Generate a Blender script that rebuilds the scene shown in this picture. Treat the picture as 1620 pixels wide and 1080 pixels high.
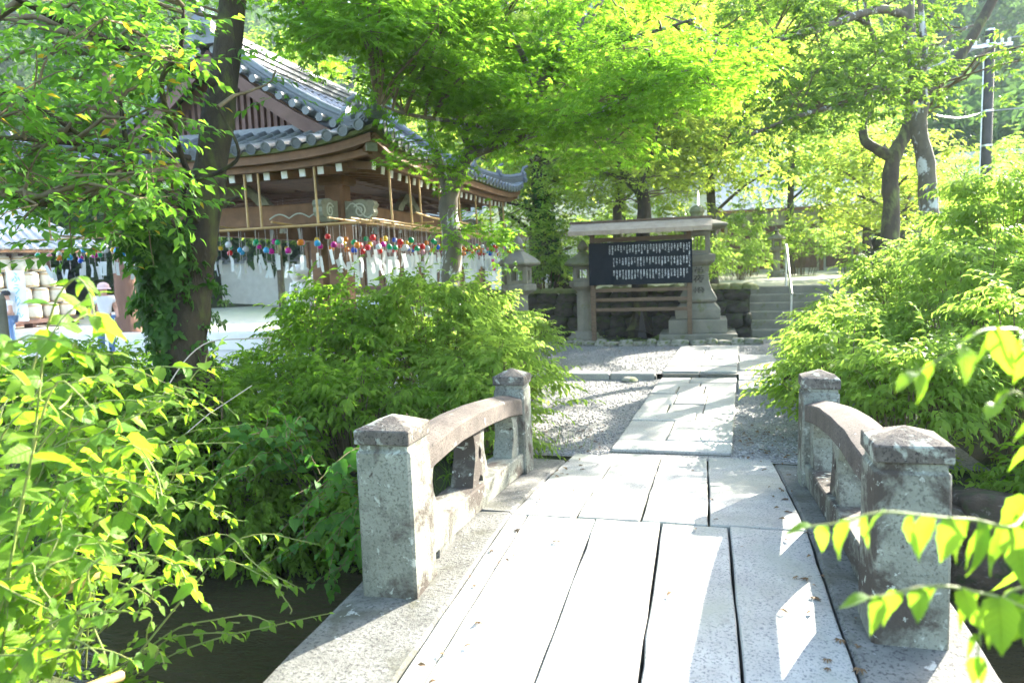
import bpy, bmesh, math, random
import numpy as np
from mathutils import Vector, Matrix, noise
rad = math.radians
scene = bpy.context.scene
COL = scene.collection
for o in list(bpy.data.objects): bpy.data.objects.remove(o)

# ------------------------------------------------------------------ camera, sky, sun, exposure
FPX = 1125.0; ROLL = rad(2.0); PITCH = rad(-5.9); YAW = rad(15.2); CAM = np.array([0, 0, 1.66])
FW = np.array([-math.sin(YAW)*math.cos(PITCH), math.cos(YAW)*math.cos(PITCH), math.sin(PITCH)])
_r0 = np.array([math.cos(YAW), math.sin(YAW), 0]); _u0 = np.cross(_r0, FW)
RT = _r0*math.cos(ROLL) - _u0*math.sin(ROLL); UP = np.cross(RT, FW)
cd = bpy.data.cameras.new('camera'); cam = bpy.data.objects.new('camera', cd); COL.objects.link(cam)
M = Matrix.Identity(4)
for i in range(3):
    M[i][0] = RT[i]; M[i][1] = UP[i]; M[i][2] = -FW[i]; M[i][3] = CAM[i]
cam.matrix_world = M
cd.sensor_width = 36; cd.lens = FPX/1620*36; cd.clip_start = 0.05; cd.clip_end = 2000
cd.dof.use_dof = True; cd.dof.focus_distance = 4.6; cd.dof.aperture_fstop = 2.7
scene.camera = cam

SUN_AZ, SUN_EL = rad(30), rad(25)          # azimuth clockwise from +Y
world = bpy.data.worlds.new('World'); scene.world = world; world.use_nodes = True
wn = world.node_tree; bgn = wn.nodes['Background']
sky = wn.nodes.new('ShaderNodeTexSky'); sky.sky_type = 'NISHITA'; sky.sun_disc = False
sky.sun_elevation = SUN_EL; sky.sun_rotation = SUN_AZ; sky.air_density = 1.0; sky.dust_density = 2.2
wn.links.new(sky.outputs[0], bgn.inputs[0]); bgn.inputs[1].default_value = 0.15
sl = bpy.data.lights.new('sun', 'SUN'); sl.energy = 5.0; sl.angle = rad(0.5); sl.color = (1.0, 0.94, 0.84)
sun = bpy.data.objects.new('sun', sl); COL.objects.link(sun)
SD = Vector((math.sin(SUN_AZ)*math.cos(SUN_EL), math.cos(SUN_AZ)*math.cos(SUN_EL), math.sin(SUN_EL)))
sun.rotation_euler = SD.to_track_quat('Z', 'Y').to_euler(); sun.location = (10, 20, 20)
vs = scene.view_settings; vs.view_transform = 'Standard'; vs.look = 'None'; vs.exposure = 2.95; vs.gamma = 1.0
vs.use_curve_mapping = False
scene.render.engine = 'CYCLES'
cy = scene.cycles
cy.use_denoising = True; cy.use_adaptive_sampling = True; cy.adaptive_threshold = 0.02
cy.max_bounces = 8; cy.diffuse_bounces = 4; cy.glossy_bounces = 3; cy.transmission_bounces = 5; cy.transparent_max_bounces = 8
cy.volume_bounces = 0; cy.sample_clamp_indirect = 6; cy.caustics_reflective = False; cy.caustics_refractive = False

# ------------------------------------------------------------------ photo pixel -> place
def ray(x, y): return FW + RT*(x-810)/FPX + UP*(540-y)/FPX
def PD(x, y, D): return CAM + ray(x, y)*D
def PY(x, y, Y): d = ray(x, y); return CAM + d*(Y-CAM[1])/d[1]
def PZ(x, y, Z=0): d = ray(x, y); return CAM + d*(Z-CAM[2])/d[2]

# ------------------------------------------------------------------ materials
def nodes(name):
    m = bpy.data.materials.new(name); m.use_nodes = True
    nt = m.node_tree; b = nt.nodes['Principled BSDF']
    return m, nt, b
def N(nt, t, **kw):
    n = nt.nodes.new(t)
    for k, v in kw.items():
        if k in n.inputs: n.inputs[k].default_value = v
        else: setattr(n, k, v)
    return n
def mix(nt, f, a, b):
    n = nt.nodes.new('ShaderNodeMix'); n.data_type = 'RGBA'
    for s, v in ((0, f), (6, a), (7, b)):
        if hasattr(v, 'links') or hasattr(v, 'is_linked'): nt.links.new(v, n.inputs[s])
        else: n.inputs[s].default_value = v if s == 0 else (*v[:3], 1)
    return n.outputs[2]
def ramp(nt, src, lo, hi, a=0.0, b=1.0):
    n = nt.nodes.new('ShaderNodeMapRange'); n.inputs[1].default_value = lo; n.inputs[2].default_value = hi
    n.inputs[3].default_value = a; n.inputs[4].default_value = b; nt.links.new(src, n.inputs[0]); return n.outputs[0]
def coords(nt, scale=(1, 1, 1), kind='Object'):
    tc = nt.nodes.new('ShaderNodeTexCoord'); mp = nt.nodes.new('ShaderNodeMapping')
    mp.inputs['Scale'].default_value = scale; nt.links.new(tc.outputs[kind], mp.inputs[0]); return mp.outputs[0]
def nz(nt, vec, scale, detail=4, rough=0.6, dist=0.0):
    n = nt.nodes.new('ShaderNodeTexNoise'); n.inputs['Scale'].default_value = scale; n.inputs['Detail'].default_value = detail
    n.inputs['Roughness'].default_value = rough; n.inputs['Distortion'].default_value = dist
    nt.links.new(vec, n.inputs['Vector']); return n.outputs[0]
def bump(nt, b, h, strength=0.3, dist=0.01):
    n = nt.nodes.new('ShaderNodeBump'); n.inputs['Strength'].default_value = strength; n.inputs['Distance'].default_value = dist
    nt.links.new(h, n.inputs['Height']); nt.links.new(n.outputs[0], b.inputs['Normal'])

def surf(name, c1, c2, scale=6, rough=0.8, bumps=0.3, stretch=(1, 1, 1), speck=None, speck_scale=180, patches=(), fine=60, spec=0.3, kind='Object', isl=0.0, bd=0.01):
    """noise-mixed colours, fine grain bump, optional speckle and shaped patches: (colour, scale, lo, hi)"""
    m, nt, b = nodes(name)
    v = coords(nt, stretch, kind)
    c = mix(nt, ramp(nt, nz(nt, v, scale), 0.3, 0.7), c1, c2)
    if isl:
        g = nt.nodes.new('ShaderNodeNewGeometry'); oi = nt.nodes.new('ShaderNodeObjectInfo')
        ad = N(nt, 'ShaderNodeMath', operation='ADD'); nt.links.new(g.outputs['Random Per Island'], ad.inputs[0]); nt.links.new(oi.outputs['Random'], ad.inputs[1])
        h = N(nt, 'ShaderNodeHueSaturation'); nt.links.new(c, h.inputs['Color']); nt.links.new(ramp(nt, ad.outputs[0], 0, 2, 1-isl, 1+isl), h.inputs['Value']); c = h.outputs[0]
    if speck:
        c = mix(nt, ramp(nt, nz(nt, v, speck_scale, 2, 0.7), 0.52, 0.66), c, speck)
    for (pc, ps, lo, hi) in patches:
        c = mix(nt, ramp(nt, nz(nt, v, ps, 6, 0.65, 0.4), lo, hi), c, pc)
    nt.links.new(c, b.inputs['Base Color'])
    b.inputs['Roughness'].default_value = rough; b.inputs['Specular IOR Level'].default_value = spec
    if bumps: bump(nt, b, nz(nt, v, fine, 5, 0.7), bumps, bd)
    return m

def leafmat(name, c1, c2, tr, tw=0.5, rough=0.45, yellow=None):
    """two-sided thin leaf: reflects c1..c2, lets light through tinted tr"""
    m, nt, b = nodes(name)
    out = [n for n in nt.nodes if n.type == 'OUTPUT_MATERIAL'][0]
    g = nt.nodes.new('ShaderNodeNewGeometry'); oi = nt.nodes.new('ShaderNodeObjectInfo')
    ad = N(nt, 'ShaderNodeMath', operation='ADD'); nt.links.new(g.outputs['Random Per Island'], ad.inputs[0]); nt.links.new(oi.outputs['Random'], ad.inputs[1])
    fr = N(nt, 'ShaderNodeMath', operation='FRACT'); nt.links.new(ad.outputs[0], fr.inputs[0])
    r = fr.outputs[0]
    c = mix(nt, r, c1, c2); t = mix(nt, r, tuple(x*0.75 for x in tr), tuple(min(1, x*1.2) for x in tr))
    if yellow:
        k = ramp(nt, r, 1-yellow, 1-yellow+0.01)
        c = mix(nt, k, c, (0.35, 0.25, 0.02)); t = mix(nt, k, t, (0.7, 0.5, 0.03))
    nt.links.new(c, b.inputs['Base Color']); b.inputs['Roughness'].default_value = rough+.1; b.inputs['Specular IOR Level'].default_value = 0.16
    tl = nt.nodes.new('ShaderNodeBsdfTranslucent'); nt.links.new(t, tl.inputs[0])
    mx = nt.nodes.new('ShaderNodeMixShader'); mx.inputs[0].default_value = tw
    nt.links.new(b.outputs[0], mx.inputs[1]); nt.links.new(tl.outputs[0], mx.inputs[2]); nt.links.new(mx.outputs[0], out.inputs[0])
    return m
def veins(m):
    nt = m.node_tree; b = nt.nodes['Principled BSDF']; tc = nt.nodes.new('ShaderNodeTexCoord'); sp = nt.nodes.new('ShaderNodeSeparateXYZ'); nt.links.new(tc.outputs['Object'], sp.inputs[0])
    ab = N(nt, 'ShaderNodeMath', operation='ABSOLUTE'); nt.links.new(sp.outputs[0], ab.inputs[0])
    ml = N(nt, 'ShaderNodeMath', operation='MULTIPLY_ADD'); nt.links.new(ab.outputs[0], ml.inputs[0]); ml.inputs[1].default_value = -.8; nt.links.new(sp.outputs[1], ml.inputs[2])
    sc_ = N(nt, 'ShaderNodeMath', operation='MULTIPLY'); nt.links.new(ml.outputs[0], sc_.inputs[0]); sc_.inputs[1].default_value = 9
    pg = N(nt, 'ShaderNodeMath', operation='PINGPONG'); nt.links.new(sc_.outputs[0], pg.inputs[0]); pg.inputs[1].default_value = .5
    rib = ramp(nt, ab.outputs[0], 0, .02, 0, 1); v = ramp(nt, pg.outputs[0], 0, .12, 0, 1)
    mn = N(nt, 'ShaderNodeMath', operation='MINIMUM'); nt.links.new(rib, mn.inputs[0]); nt.links.new(v, mn.inputs[1])
    bump(nt, b, mn.outputs[0], .5, .02)
    for l in list(nt.links):
        if l.to_socket == b.inputs['Base Color'] or l.to_node.type == 'BSDF_TRANSLUCENT':
            src = l.from_socket; h = N(nt, 'ShaderNodeHueSaturation'); nt.links.new(src, h.inputs['Color']); nt.links.new(ramp(nt, mn.outputs[0], 0, 1, .68 if l.to_node.type == 'BSDF_TRANSLUCENT' else 1.3, 1), h.inputs['Value']); nt.links.new(h.outputs[0], l.to_socket)
    return m
def plain(name, c, rough=0.6, metal=0.0, spec=0.4):
    m, nt, b = nodes(name); b.inputs['Base Color'].default_value = (*c, 1); b.inputs['Roughness'].default_value = rough
    b.inputs['Metallic'].default_value = metal; b.inputs['Specular IOR Level'].default_value = spec; return m
def glass(name, c):
    m, nt, b = nodes(name); b.inputs['Base Color'].default_value = (*c, 1); b.inputs['Roughness'].default_value = 0.08
    b.inputs['Transmission Weight'].default_value = 0.45; b.inputs['IOR'].default_value = 1.2; return m

MT = {}
MT['deck'] = surf('granite_deck', (0.385, 0.378, 0.335), (0.28, 0.275, 0.245), 5, 0.75, 0.35, speck=(0.13, 0.135, 0.14), speck_scale=85, patches=(((0.27, 0.28, 0.22), 1.6, 0.5, 0.72), ((0.2, 0.195, 0.17), 7, 0.62, 0.75)), isl=0.16, bd=0.008)
MT['kerb'] = surf('granite_kerb', (0.19, 0.187, 0.165), (0.1, 0.1, 0.085), 6, 0.9, 0.9, speck=(0.06, 0.06, 0.052), speck_scale=60, patches=(((0.08, 0.08, 0.055), 3, 0.52, 0.66), ((0.36, 0.37, 0.33), 12, 0.64, 0.68)), bd=0.008)
MT['post'] = surf('granite_post', (0.255, 0.265, 0.21), (0.155, 0.16, 0.125), 6, 0.9, 0.9, speck=(0.11, 0.112, 0.09), speck_scale=70, patches=(((0.06, 0.049, 0.038), 2.4, 0.49, 0.58), ((0.34, 0.36, 0.3), 16, 0.6, 0.64), ((0.06, 0.05, 0.04), 9, 0.64, 0.68)), bd=0.008)
MT['cap'] = surf('weathered_cap', (0.065, 0.055, 0.046), (0.14, 0.125, 0.1), 9, 0.95, 0.9, speck=(0.035, 0.03, 0.025), speck_scale=70, patches=(((0.3, 0.32, 0.26), 8, 0.53, 0.6), ((0.5, 0.5, 0.46), 22, 0.66, 0.69)), bd=0.008)
MT['rail'] = surf('weathered_rail', (0.065, 0.053, 0.044), (0.13, 0.11, 0.088), 6, 0.95, 0.9, speck=(0.04, 0.034, 0.028), speck_scale=80, patches=(((0.5, 0.5, 0.47), 13, 0.67, 0.7),), bd=0.006)
MT['path'] = surf('path_stone', (0.42, 0.405, 0.35), (0.3, 0.29, 0.25), 3, 0.8, 0.4, speck=(0.22, 0.22, 0.2), speck_scale=60, isl=0.18, bd=0.008)
MT['stone'] = surf('lantern_stone', (0.24, 0.22, 0.165), (0.16, 0.15, 0.11), 4, 0.9, 0.5, speck=(0.17, 0.16, 0.13), speck_scale=80, patches=(((0.13, 0.14, 0.06), 3, 0.56, 0.66),))
MT['mossy'] = surf('mossy_stone', (0.12, 0.15, 0.04), (0.2, 0.19, 0.13), 5, 0.95, 0.8, fine=40, bd=0.02)
MT['wallstone'] = surf('wall_stone', (0.065, 0.055, 0.04), (0.03, 0.027, 0.019), 4, 0.95, 0.8, patches=(((0.045, 0.06, 0.012), 3, 0.5, 0.62),), isl=0.3, fine=25, bd=0.02)
MT['bankstone'] = surf('bank_stone', (0.1, 0.075, 0.048), (0.05, 0.038, 0.026), 5, 0.85, 0.9, patches=(((0.04, 0.055, 0.015), 3, 0.5, 0.62), ((0.17, 0.15, 0.12), 8, 0.6, 0.68)), isl=0.3, fine=25, bd=0.02)
MT['rock'] = surf('border_rock', (0.3, 0.28, 0.23), (0.17, 0.16, 0.12), 5, 0.9, 0.6, patches=(((0.12, 0.15, 0.04), 3, 0.5, 0.6),), isl=0.3, fine=30, bd=0.02)
MT['soil'] = surf('soil', (0.06, 0.05, 0.03), (0.045, 0.05, 0.018), 1.5, 0.95, 1.0, fine=20, bd=0.04, patches=(((0.05, 0.075, 0.015), 0.9, 0.45, 0.6),))
MT['gravel'] = surf('gravel', (0.33, 0.32, 0.29), (0.2, 0.195, 0.18), 45, 0.9, 1.0, fine=55, bd=0.025, speck=(0.08, 0.08, 0.075), speck_scale=60)
MT['pebble'] = surf('pebble', (0.42, 0.4, 0.37), (0.24, 0.235, 0.22), 6, 0.85, 0.2, isl=0.5)
MT['sand'] = surf('courtyard_sand', (0.6, 0.57, 0.5), (0.5, 0.48, 0.42), 3, 0.95, 0.4, fine=40)
MT['terrace'] = surf('terrace_ground', (0.42, 0.4, 0.34), (0.24, 0.25, 0.14), 0.6, 0.95, 0.5, fine=20)
MT['wood'] = surf('pavilion_wood', (0.25, 0.135, 0.07), (0.155, 0.085, 0.046), 5, 0.7, 0.3, stretch=(1, 1, 1), fine=50, isl=0.15)
MT['woodred'] = surf('reddish_wood', (0.2, 0.115, 0.09), (0.135, 0.075, 0.06), 5, 0.7, 0.3)
MT['signwood'] = surf('weathered_wood', (0.17, 0.115, 0.07), (0.1, 0.068, 0.043), 8, 0.85, 0.4, stretch=(1, 1, 6), fine=40)
MT['signroof'] = surf('bleached_shingle', (0.4, 0.32, 0.23), (0.28, 0.22, 0.16), 8, 0.8, 0.4, fine=40)
MT['bamboo'] = surf('bamboo', (0.5, 0.32, 0.12), (0.38, 0.23, 0.08), 8, 0.45, 0.1, spec=0.5)
MT['white'] = surf('white_paint', (0.78, 0.77, 0.72), (0.66, 0.65, 0.6), 20, 0.6, 0.1)
MT['palegreen'] = surf('pale_green_paint', (0.3, 0.31, 0.23), (0.2, 0.2, 0.145), 14, 0.75, 0.2)
MT['scroll'] = surf('scroll_paint', (0.62, 0.64, 0.54), (0.45, 0.48, 0.4), 20, 0.7, 0.1)
MT['tile'] = surf('smoked_tile', (0.16, 0.175, 0.19), (0.1, 0.11, 0.12), 4, 0.38, 0.25, isl=0.25, spec=0.6, patches=(((0.25, 0.26, 0.25), 9, 0.6, 0.7),))
MT['pan'] = surf('pan_tile', (0.12, 0.13, 0.145), (0.08, 0.085, 0.09), 6, 0.45, 0.3, spec=0.5)
MT['moss'] = surf('moss', (0.1, 0.13, 0.03), (0.15, 0.14, 0.06), 12, 1.0, 0.9, fine=50, bd=0.02)
MT['bark'] = surf('dark_bark', (0.055, 0.042, 0.022), (0.022, 0.018, 0.011), 7, 0.95, 1.0, stretch=(1, 1, 0.35), fine=22, bd=0.03, patches=(((0.07, 0.08, 0.018), 3, 0.5, 0.62),))
MT['barkgrey'] = surf('grey_bark', (0.16, 0.135, 0.095), (0.085, 0.072, 0.052), 6, 0.9, 0.6, stretch=(1, 1, 0.5), fine=25, bd=0.015, patches=(((0.5, 0.5, 0.46), 5, 0.55, 0.6),))
MT['barkpale'] = surf('pale_bark', (0.085, 0.068, 0.042), (0.045, 0.037, 0.025), 6, 0.9, 0.5, stretch=(1, 1, 0.5), fine=25, bd=0.015, patches=(((0.16, 0.18, 0.06), 3, 0.52, 0.66),))
MT['cedar'] = surf('cedar_bark', (0.2, 0.11, 0.075), (0.12, 0.07, 0.05), 6, 0.95, 0.9, stretch=(1, 1, 0.1), fine=20, bd=0.03)
MT['twig'] = surf('twig', (0.16, 0.12, 0.06), (0.1, 0.08, 0.04), 12, 0.85, 0.2)
MT['greenstem'] = surf('green_stem', (0.16, 0.22, 0.05), (0.2, 0.2, 0.06), 12, 0.6, 0.1)
MT['deadtwig'] = plain('dead_twig', (0.33, 0.29, 0.23), 0.8)
MT['board'] = surf('black_board', (0.008, 0.011, 0.015), (0.014, 0.018, 0.022), 6, 0.85, 0.15, spec=0.12)
MT['chalk'] = plain('white_lettering', (0.75, 0.78, 0.78), 0.7)
MT['ink'] = plain('carved_lettering', (0.05, 0.045, 0.03), 0.9)
MT['string'] = plain('string', (0.55, 0.5, 0.45), 0.8)
MT['paper'] = leafmat('paper', (0.75, 0.77, 0.74), (0.65, 0.69, 0.68), (0.7, 0.72, 0.7), 0.4, 0.8)
MT['pinkpaper'] = leafmat('pink_paper', (0.75, 0.12, 0.3), (0.75, 0.12, 0.3), (0.8, 0.15, 0.35), 0.4, 0.8)
MT['pole'] = surf('utility_pole_paint', (0.035, 0.033, 0.03), (0.055, 0.05, 0.045), 3, 0.5, 0.1)
MT['metal'] = plain('galvanised', (0.55, 0.56, 0.56), 0.35, 0.9)
MT['wire'] = plain('wire_sheath', (0.3, 0.3, 0.3), 0.35, 0.5)
MT['steel'] = plain('brushed_steel', (0.6, 0.6, 0.58), 0.35, 0.8)
MT['plaster'] = surf('plaster', (0.7, 0.68, 0.62), (0.6, 0.58, 0.52), 3, 0.9, 0.1)
MT['farroof'] = surf('far_tile', (0.3, 0.31, 0.32), (0.22, 0.23, 0.24), 5, 0.45, 0.2, spec=0.5)
MT['paleroof'] = surf('pale_tile', (0.5, 0.49, 0.49), (0.42, 0.41, 0.41), 5, 0.5, 0.2, isl=0.08)
MT['straw'] = surf('straw_wrap', (0.68, 0.64, 0.54), (0.58, 0.54, 0.44), 8, 0.9, 0.4)
MT['banner'] = leafmat('banner_cloth', (0.7, 0.72, 0.72), (0.7, 0.72, 0.72), (0.7, 0.75, 0.78), 0.35, 0.8)
MT['bannerblue'] = plain('banner_blue', (0.1, 0.45, 0.62), 0.8)
MT['skin'] = surf('skin', (0.55, 0.32, 0.23), (0.5, 0.28, 0.2), 10, 0.55, 0.05)
MT['shirt'] = surf('white_shirt', (0.72, 0.71, 0.7), (0.64, 0.63, 0.63), 6, 0.9, 0.2)
MT['jeans'] = surf('blue_trousers', (0.12, 0.2, 0.34), (0.09, 0.15, 0.27), 8, 0.9, 0.2)
MT['hair'] = plain('dark_hair', (0.02, 0.016, 0.014), 0.5)
MT['pinkhat'] = surf('pink_hat', (0.72, 0.5, 0.46), (0.66, 0.44, 0.4), 8, 0.9, 0.2)
MT['water'] = None
def water_mat():
    m, nt, b = nodes('creek_water'); v = coords(nt, (1, 2.2, 1))
    nt.links.new(mix(nt, nz(nt, v, 1.2), (0.03, 0.027, 0.012), (0.06, 0.05, 0.025)), b.inputs['Base Color'])
    b.inputs['Roughness'].default_value = 0.07; b.inputs['IOR'].default_value = 1.33; b.inputs['Specular IOR Level'].default_value = 0.5
    bump(nt, b, nz(nt, v, 6, 4), 0.3, 0.04); return m
MT['water'] = water_mat()
# leaves: reflect, transmit
MT['maple'] = leafmat('maple_leaf', (0.06, 0.13, 0.012), (0.09, 0.17, 0.015), (0.26, 0.52, 0.03), 0.55)
MT['maplelit'] = leafmat('maple_leaf_sunlit', (0.1, 0.17, 0.02), (0.14, 0.2, 0.025), (0.52, 0.67, 0.08), 0.58)  # lit copy of the maple leaf, sunshine put into its brighter colours
MT['cherry'] = leafmat('cherry_leaf', (0.05, 0.12, 0.02), (0.08, 0.16, 0.025), (0.2, 0.46, 0.03), 0.5, 0.4, yellow=0.025)
MT['bushlit'] = leafmat('kerria_leaf_lit', (0.1, 0.17, 0.018), (0.15, 0.22, 0.03), (0.42, 0.64, 0.09), 0.55, 0.5)  # lit copy of the shrub leaf: sunlight is part of its colours
MT['bushshaded'] = leafmat('kerria_leaf_shaded', (0.085, 0.155, 0.016), (0.13, 0.2, 0.022), (0.28, 0.54, 0.03), 0.5, 0.6)  # shaded copy of the shrub leaf, deeper colours standing in for shade
MT['forest'] = leafmat('forest_leaf', (0.045, 0.09, 0.03), (0.075, 0.12, 0.04), (0.12, 0.24, 0.05), 0.3, 0.7)
MT['evergreen'] = leafmat('evergreen_leaf', (0.05, 0.11, 0.02), (0.09, 0.15, 0.025), (0.24, 0.42, 0.04), 0.45, 0.4)
MT['conifer'] = leafmat('conifer_leaf', (0.05, 0.11, 0.05), (0.07, 0.14, 0.06), (0.1, 0.25, 0.06), 0.35, 0.7)
MT['ivy'] = leafmat('ivy_leaf', (0.025, 0.075, 0.012), (0.05, 0.11, 0.018), (0.1, 0.3, 0.02), 0.4, 0.35)
MT['front'] = veins(leafmat('near_leaf', (0.06, 0.15, 0.018), (0.14, 0.22, 0.028), (0.34, 0.6, 0.03), 0.5, 0.38))
MT['broad'] = veins(leafmat('broad_leaf', (0.04, 0.12, 0.018), (0.06, 0.15, 0.022), (0.13, 0.4, 0.02), 0.4, 0.42))
MT['litter'] = surf('dry_leaf', (0.2, 0.12, 0.05), (0.1, 0.06, 0.03), 20, 0.8, 0.2, isl=.5)
MT['grass'] = leafmat('grass_blade', (0.06, 0.13, 0.02), (0.1, 0.16, 0.03), (0.25, 0.45, 0.04), 0.45)

# ------------------------------------------------------------------ object helpers
def tag(o, label=None, cat=None, group=None, kind=None):
    if label: o['label'] = label
    if cat: o['category'] = cat
    if group: o['group'] = group
    if kind: o['kind'] = kind
    return o
def empty(name, loc, label, cat, group=None, rz=0):
    o = bpy.data.objects.new(name, None); COL.objects.link(o); o.location = loc; o.rotation_euler = (0, 0, rz); o.empty_display_size = 0.1
    return tag(o, label, cat, group)
def link(name, mesh, parent=None, mat=None, mw=None):
    """mesh given in world space unless mw; parented without moving"""
    o = bpy.data.objects.new(name, mesh); COL.objects.link(o)
    if mat is not None and not mesh.materials: mesh.materials.append(mat)
    if parent is not None:
        o.parent = parent
        o.matrix_parent_inverse = WM(parent).inverted()
        if parent.get('label') is not None or True: WMC[o.name] = (mw.copy() if mw is not None else Matrix.Identity(4))
    if mw is not None: o.matrix_basis = mw
    WMC[o.name] = mw.copy() if mw is not None else Matrix.Identity(4)
    return o
WMC = {}
def WM(o):
    if o.name in WMC: return WMC[o.name]
    return Matrix.LocRotScale(o.location, o.rotation_euler, o.scale)
def M4(loc, X, Y, Z, s=1.0):
    m = Matrix.Identity(4)
    for i in range(3):
        m[i][0] = X[i]*s; m[i][1] = Y[i]*s; m[i][2] = Z[i]*s; m[i][3] = loc[i]
    return m

class MB:
    def __init__(s): s.v = []; s.f = []
    def add(s, v, f):
        n = len(s.v); s.v += [tuple(map(float, p)) for p in v]; s.f += [tuple(i+n for i in q) for q in f]; return s
    def box(s, x0, x1, y0, y1, z0, z1):
        return s.add([(x0,y0,z0),(x1,y0,z0),(x1,y1,z0),(x0,y1,z0),(x0,y0,z1),(x1,y0,z1),(x1,y1,z1),(x0,y1,z1)],
                     [(0,3,2,1),(4,5,6,7),(0,1,5,4),(1,2,6,5),(2,3,7,6),(3,0,4,7)])
    def hexa(s, lo, hi):       # two quads (4 pts each, counter-clockwise from above)
        return s.add(list(lo)+list(hi), [(0,3,2,1),(4,5,6,7),(0,1,5,4),(1,2,6,5),(2,3,7,6),(3,0,4,7)])
    def beam(s, a, b, w, h, up=(0,0,1)):
        a = Vector(a); b = Vector(b); d = (b-a).normalized(); sx = d.cross(Vector(up)).normalized()*w/2; u = sx.cross(d).normalized()*h/2
        return s.add([a-sx-u, a+sx-u, a+sx+u, a-sx+u, b-sx-u, b+sx-u, b+sx+u, b-sx+u], [(0,1,2,3),(7,6,5,4),(0,4,5,1),(1,5,6,2),(2,6,7,3),(3,7,4,0)])
    def tube(s, pts, radii, n=8, caps=True):
        pts = [Vector(p) for p in pts]
        if not hasattr(radii, '__len__'): radii = [radii]*len(pts)
        V = []; F = []; ref = None
        for i, p in enumerate(pts):
            d = (pts[min(i+1, len(pts)-1)]-pts[max(i-1, 0)])
            d = d.normalized() if d.length > 1e-9 else Vector((0,0,1))
            if ref is None: ref = d.orthogonal().normalized()
            ref = (ref - d*ref.dot(d)); ref = ref.normalized() if ref.length > 1e-6 else d.orthogonal().normalized()
            w = d.cross(ref)
            for k in range(n):
                a = 2*math.pi*k/n; V.append(p+(ref*math.cos(a)+w*math.sin(a))*radii[i])
        for i in range(len(pts)-1):
            for k in range(n):
                F.append((i*n+k, i*n+(k+1)%n, (i+1)*n+(k+1)%n, (i+1)*n+k))
        if caps: F += [tuple(range(n-1, -1, -1)), tuple(range((len(pts)-1)*n, len(pts)*n))]
        return s.add(V, F)
    def lathe(s, c, prof, n=12, sq=False):
        """prof list of (r,z); sq -> square plan rotated 45 degrees corrected"""
        V = []; F = []; off = math.pi/n if sq else 0; k2 = 1/math.cos(math.pi/n) if sq else 1
        for r, z in prof:
            for k in range(n):
                a = 2*math.pi*k/n+off; V.append((c[0]+r*k2*math.cos(a), c[1]+r*k2*math.sin(a), c[2]+z))
        for i in range(len(prof)-1):
            for k in range(n): F.append((i*n+k, i*n+(k+1)%n, (i+1)*n+(k+1)%n, (i+1)*n+k))
        F += [tuple(range(n-1, -1, -1)), tuple(range((len(prof)-1)*n, len(prof)*n))]
        return s.add(V, F)
    def mesh(s, name, mat=None, bevel=0, smooth=None, jit=0, cuts=0, seed=0, seg=1):
        me = bpy.data.meshes.new(name); me.from_pydata(s.v, [], s.f)
        if bevel or cuts or jit:
            bm = bmesh.new(); bm.from_mesh(me)
            bmesh.ops.remove_doubles(bm, verts=bm.verts, dist=1e-5)
            if bevel: bmesh.ops.bevel(bm, geom=[e for e in bm.edges if len(e.link_faces) == 2 and e.calc_face_angle(0) > 0.3], offset=bevel, segments=seg, affect='EDGES', clamp_overlap=True)
            if cuts: bmesh.ops.subdivide_edges(bm, edges=[e for e in bm.edges if e.calc_length() > cuts], cuts=1, use_grid_fill=True)
            if jit:
                for v in bm.verts:
                    q = v.co*4+Vector((seed*7.1, seed*3.3, seed)); q2 = q*5; v.co += Vector((noise.noise(q)+.4*noise.noise(q2), noise.noise(q+Vector((9,3,1)))+.4*noise.noise(q2+Vector((4,1,7))), noise.noise(q+Vector((2,8,5)))))*jit
            bm.to_mesh(me); bm.free()
        if smooth is not None:
            me.polygons.foreach_set('use_smooth', [True]*len(me.polygons)); me.set_sharp_from_angle(angle=rad(smooth))
        if mat is not None: me.materials.append(mat)
        return me
    def build(s, name, mat, parent=None, **kw): return link(name, s.mesh(name, mat, **kw), parent)

def prism(outline, holes, origin, ax, ay, thick):
    """extruded polygon with holes; outline in 2-D, ax/ay world axes, thickness along ax x ay, centred"""
    bm = bmesh.new(); ax = Vector(ax); ay = Vector(ay); nn = ax.cross(ay).normalized(); o = Vector(origin)-nn*thick/2
    es = []
    for loop in [outline]+list(holes):
        vs_ = [bm.verts.new(o+ax*p[0]+ay*p[1]) for p in loop]
        es += [bm.edges.new((vs_[i], vs_[(i+1) % len(vs_)])) for i in range(len(vs_))]
    bmesh.ops.triangle_fill(bm, use_beauty=True, use_dissolve=False, edges=es, normal=nn)
    r = bmesh.ops.extrude_face_region(bm, geom=list(bm.faces))
    for v in [g for g in r['geom'] if isinstance(g, bmesh.types.BMVert)]: v.co += nn*thick
    bmesh.ops.recalc_face_normals(bm, faces=bm.faces)
    me = bpy.data.meshes.new('prism'); bm.to_mesh(me); bm.free(); return me

def npmesh(name, V, F, mat=None, smooth=False):
    V = np.asarray(V, np.float32); F = np.asarray(F, np.int32); k = F.shape[1]
    me = bpy.data.meshes.new(name); me.vertices.add(len(V)); me.loops.add(F.size); me.polygons.add(len(F))
    me.vertices.foreach_set('co', V.ravel()); me.loops.foreach_set('vertex_index', F.ravel())
    me.polygons.foreach_set('loop_start', np.arange(len(F), dtype=np.int32)*k)
    me.polygons.foreach_set('loop_total', np.full(len(F), k, np.int32))
    if smooth: me.polygons.foreach_set('use_smooth', np.ones(len(F), bool))
    me.update(calc_edges=True)
    if mat is not None: me.materials.append(mat)
    return me
def frames(d, n):
    d = d/np.linalg.norm(d, axis=1, keepdims=True); x = np.cross(d, n); x /= np.linalg.norm(x, axis=1, keepdims=True)+1e-9
    z = np.cross(x, d); return np.stack([x, d, z], 1)          # rows: local x, y, z
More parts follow.
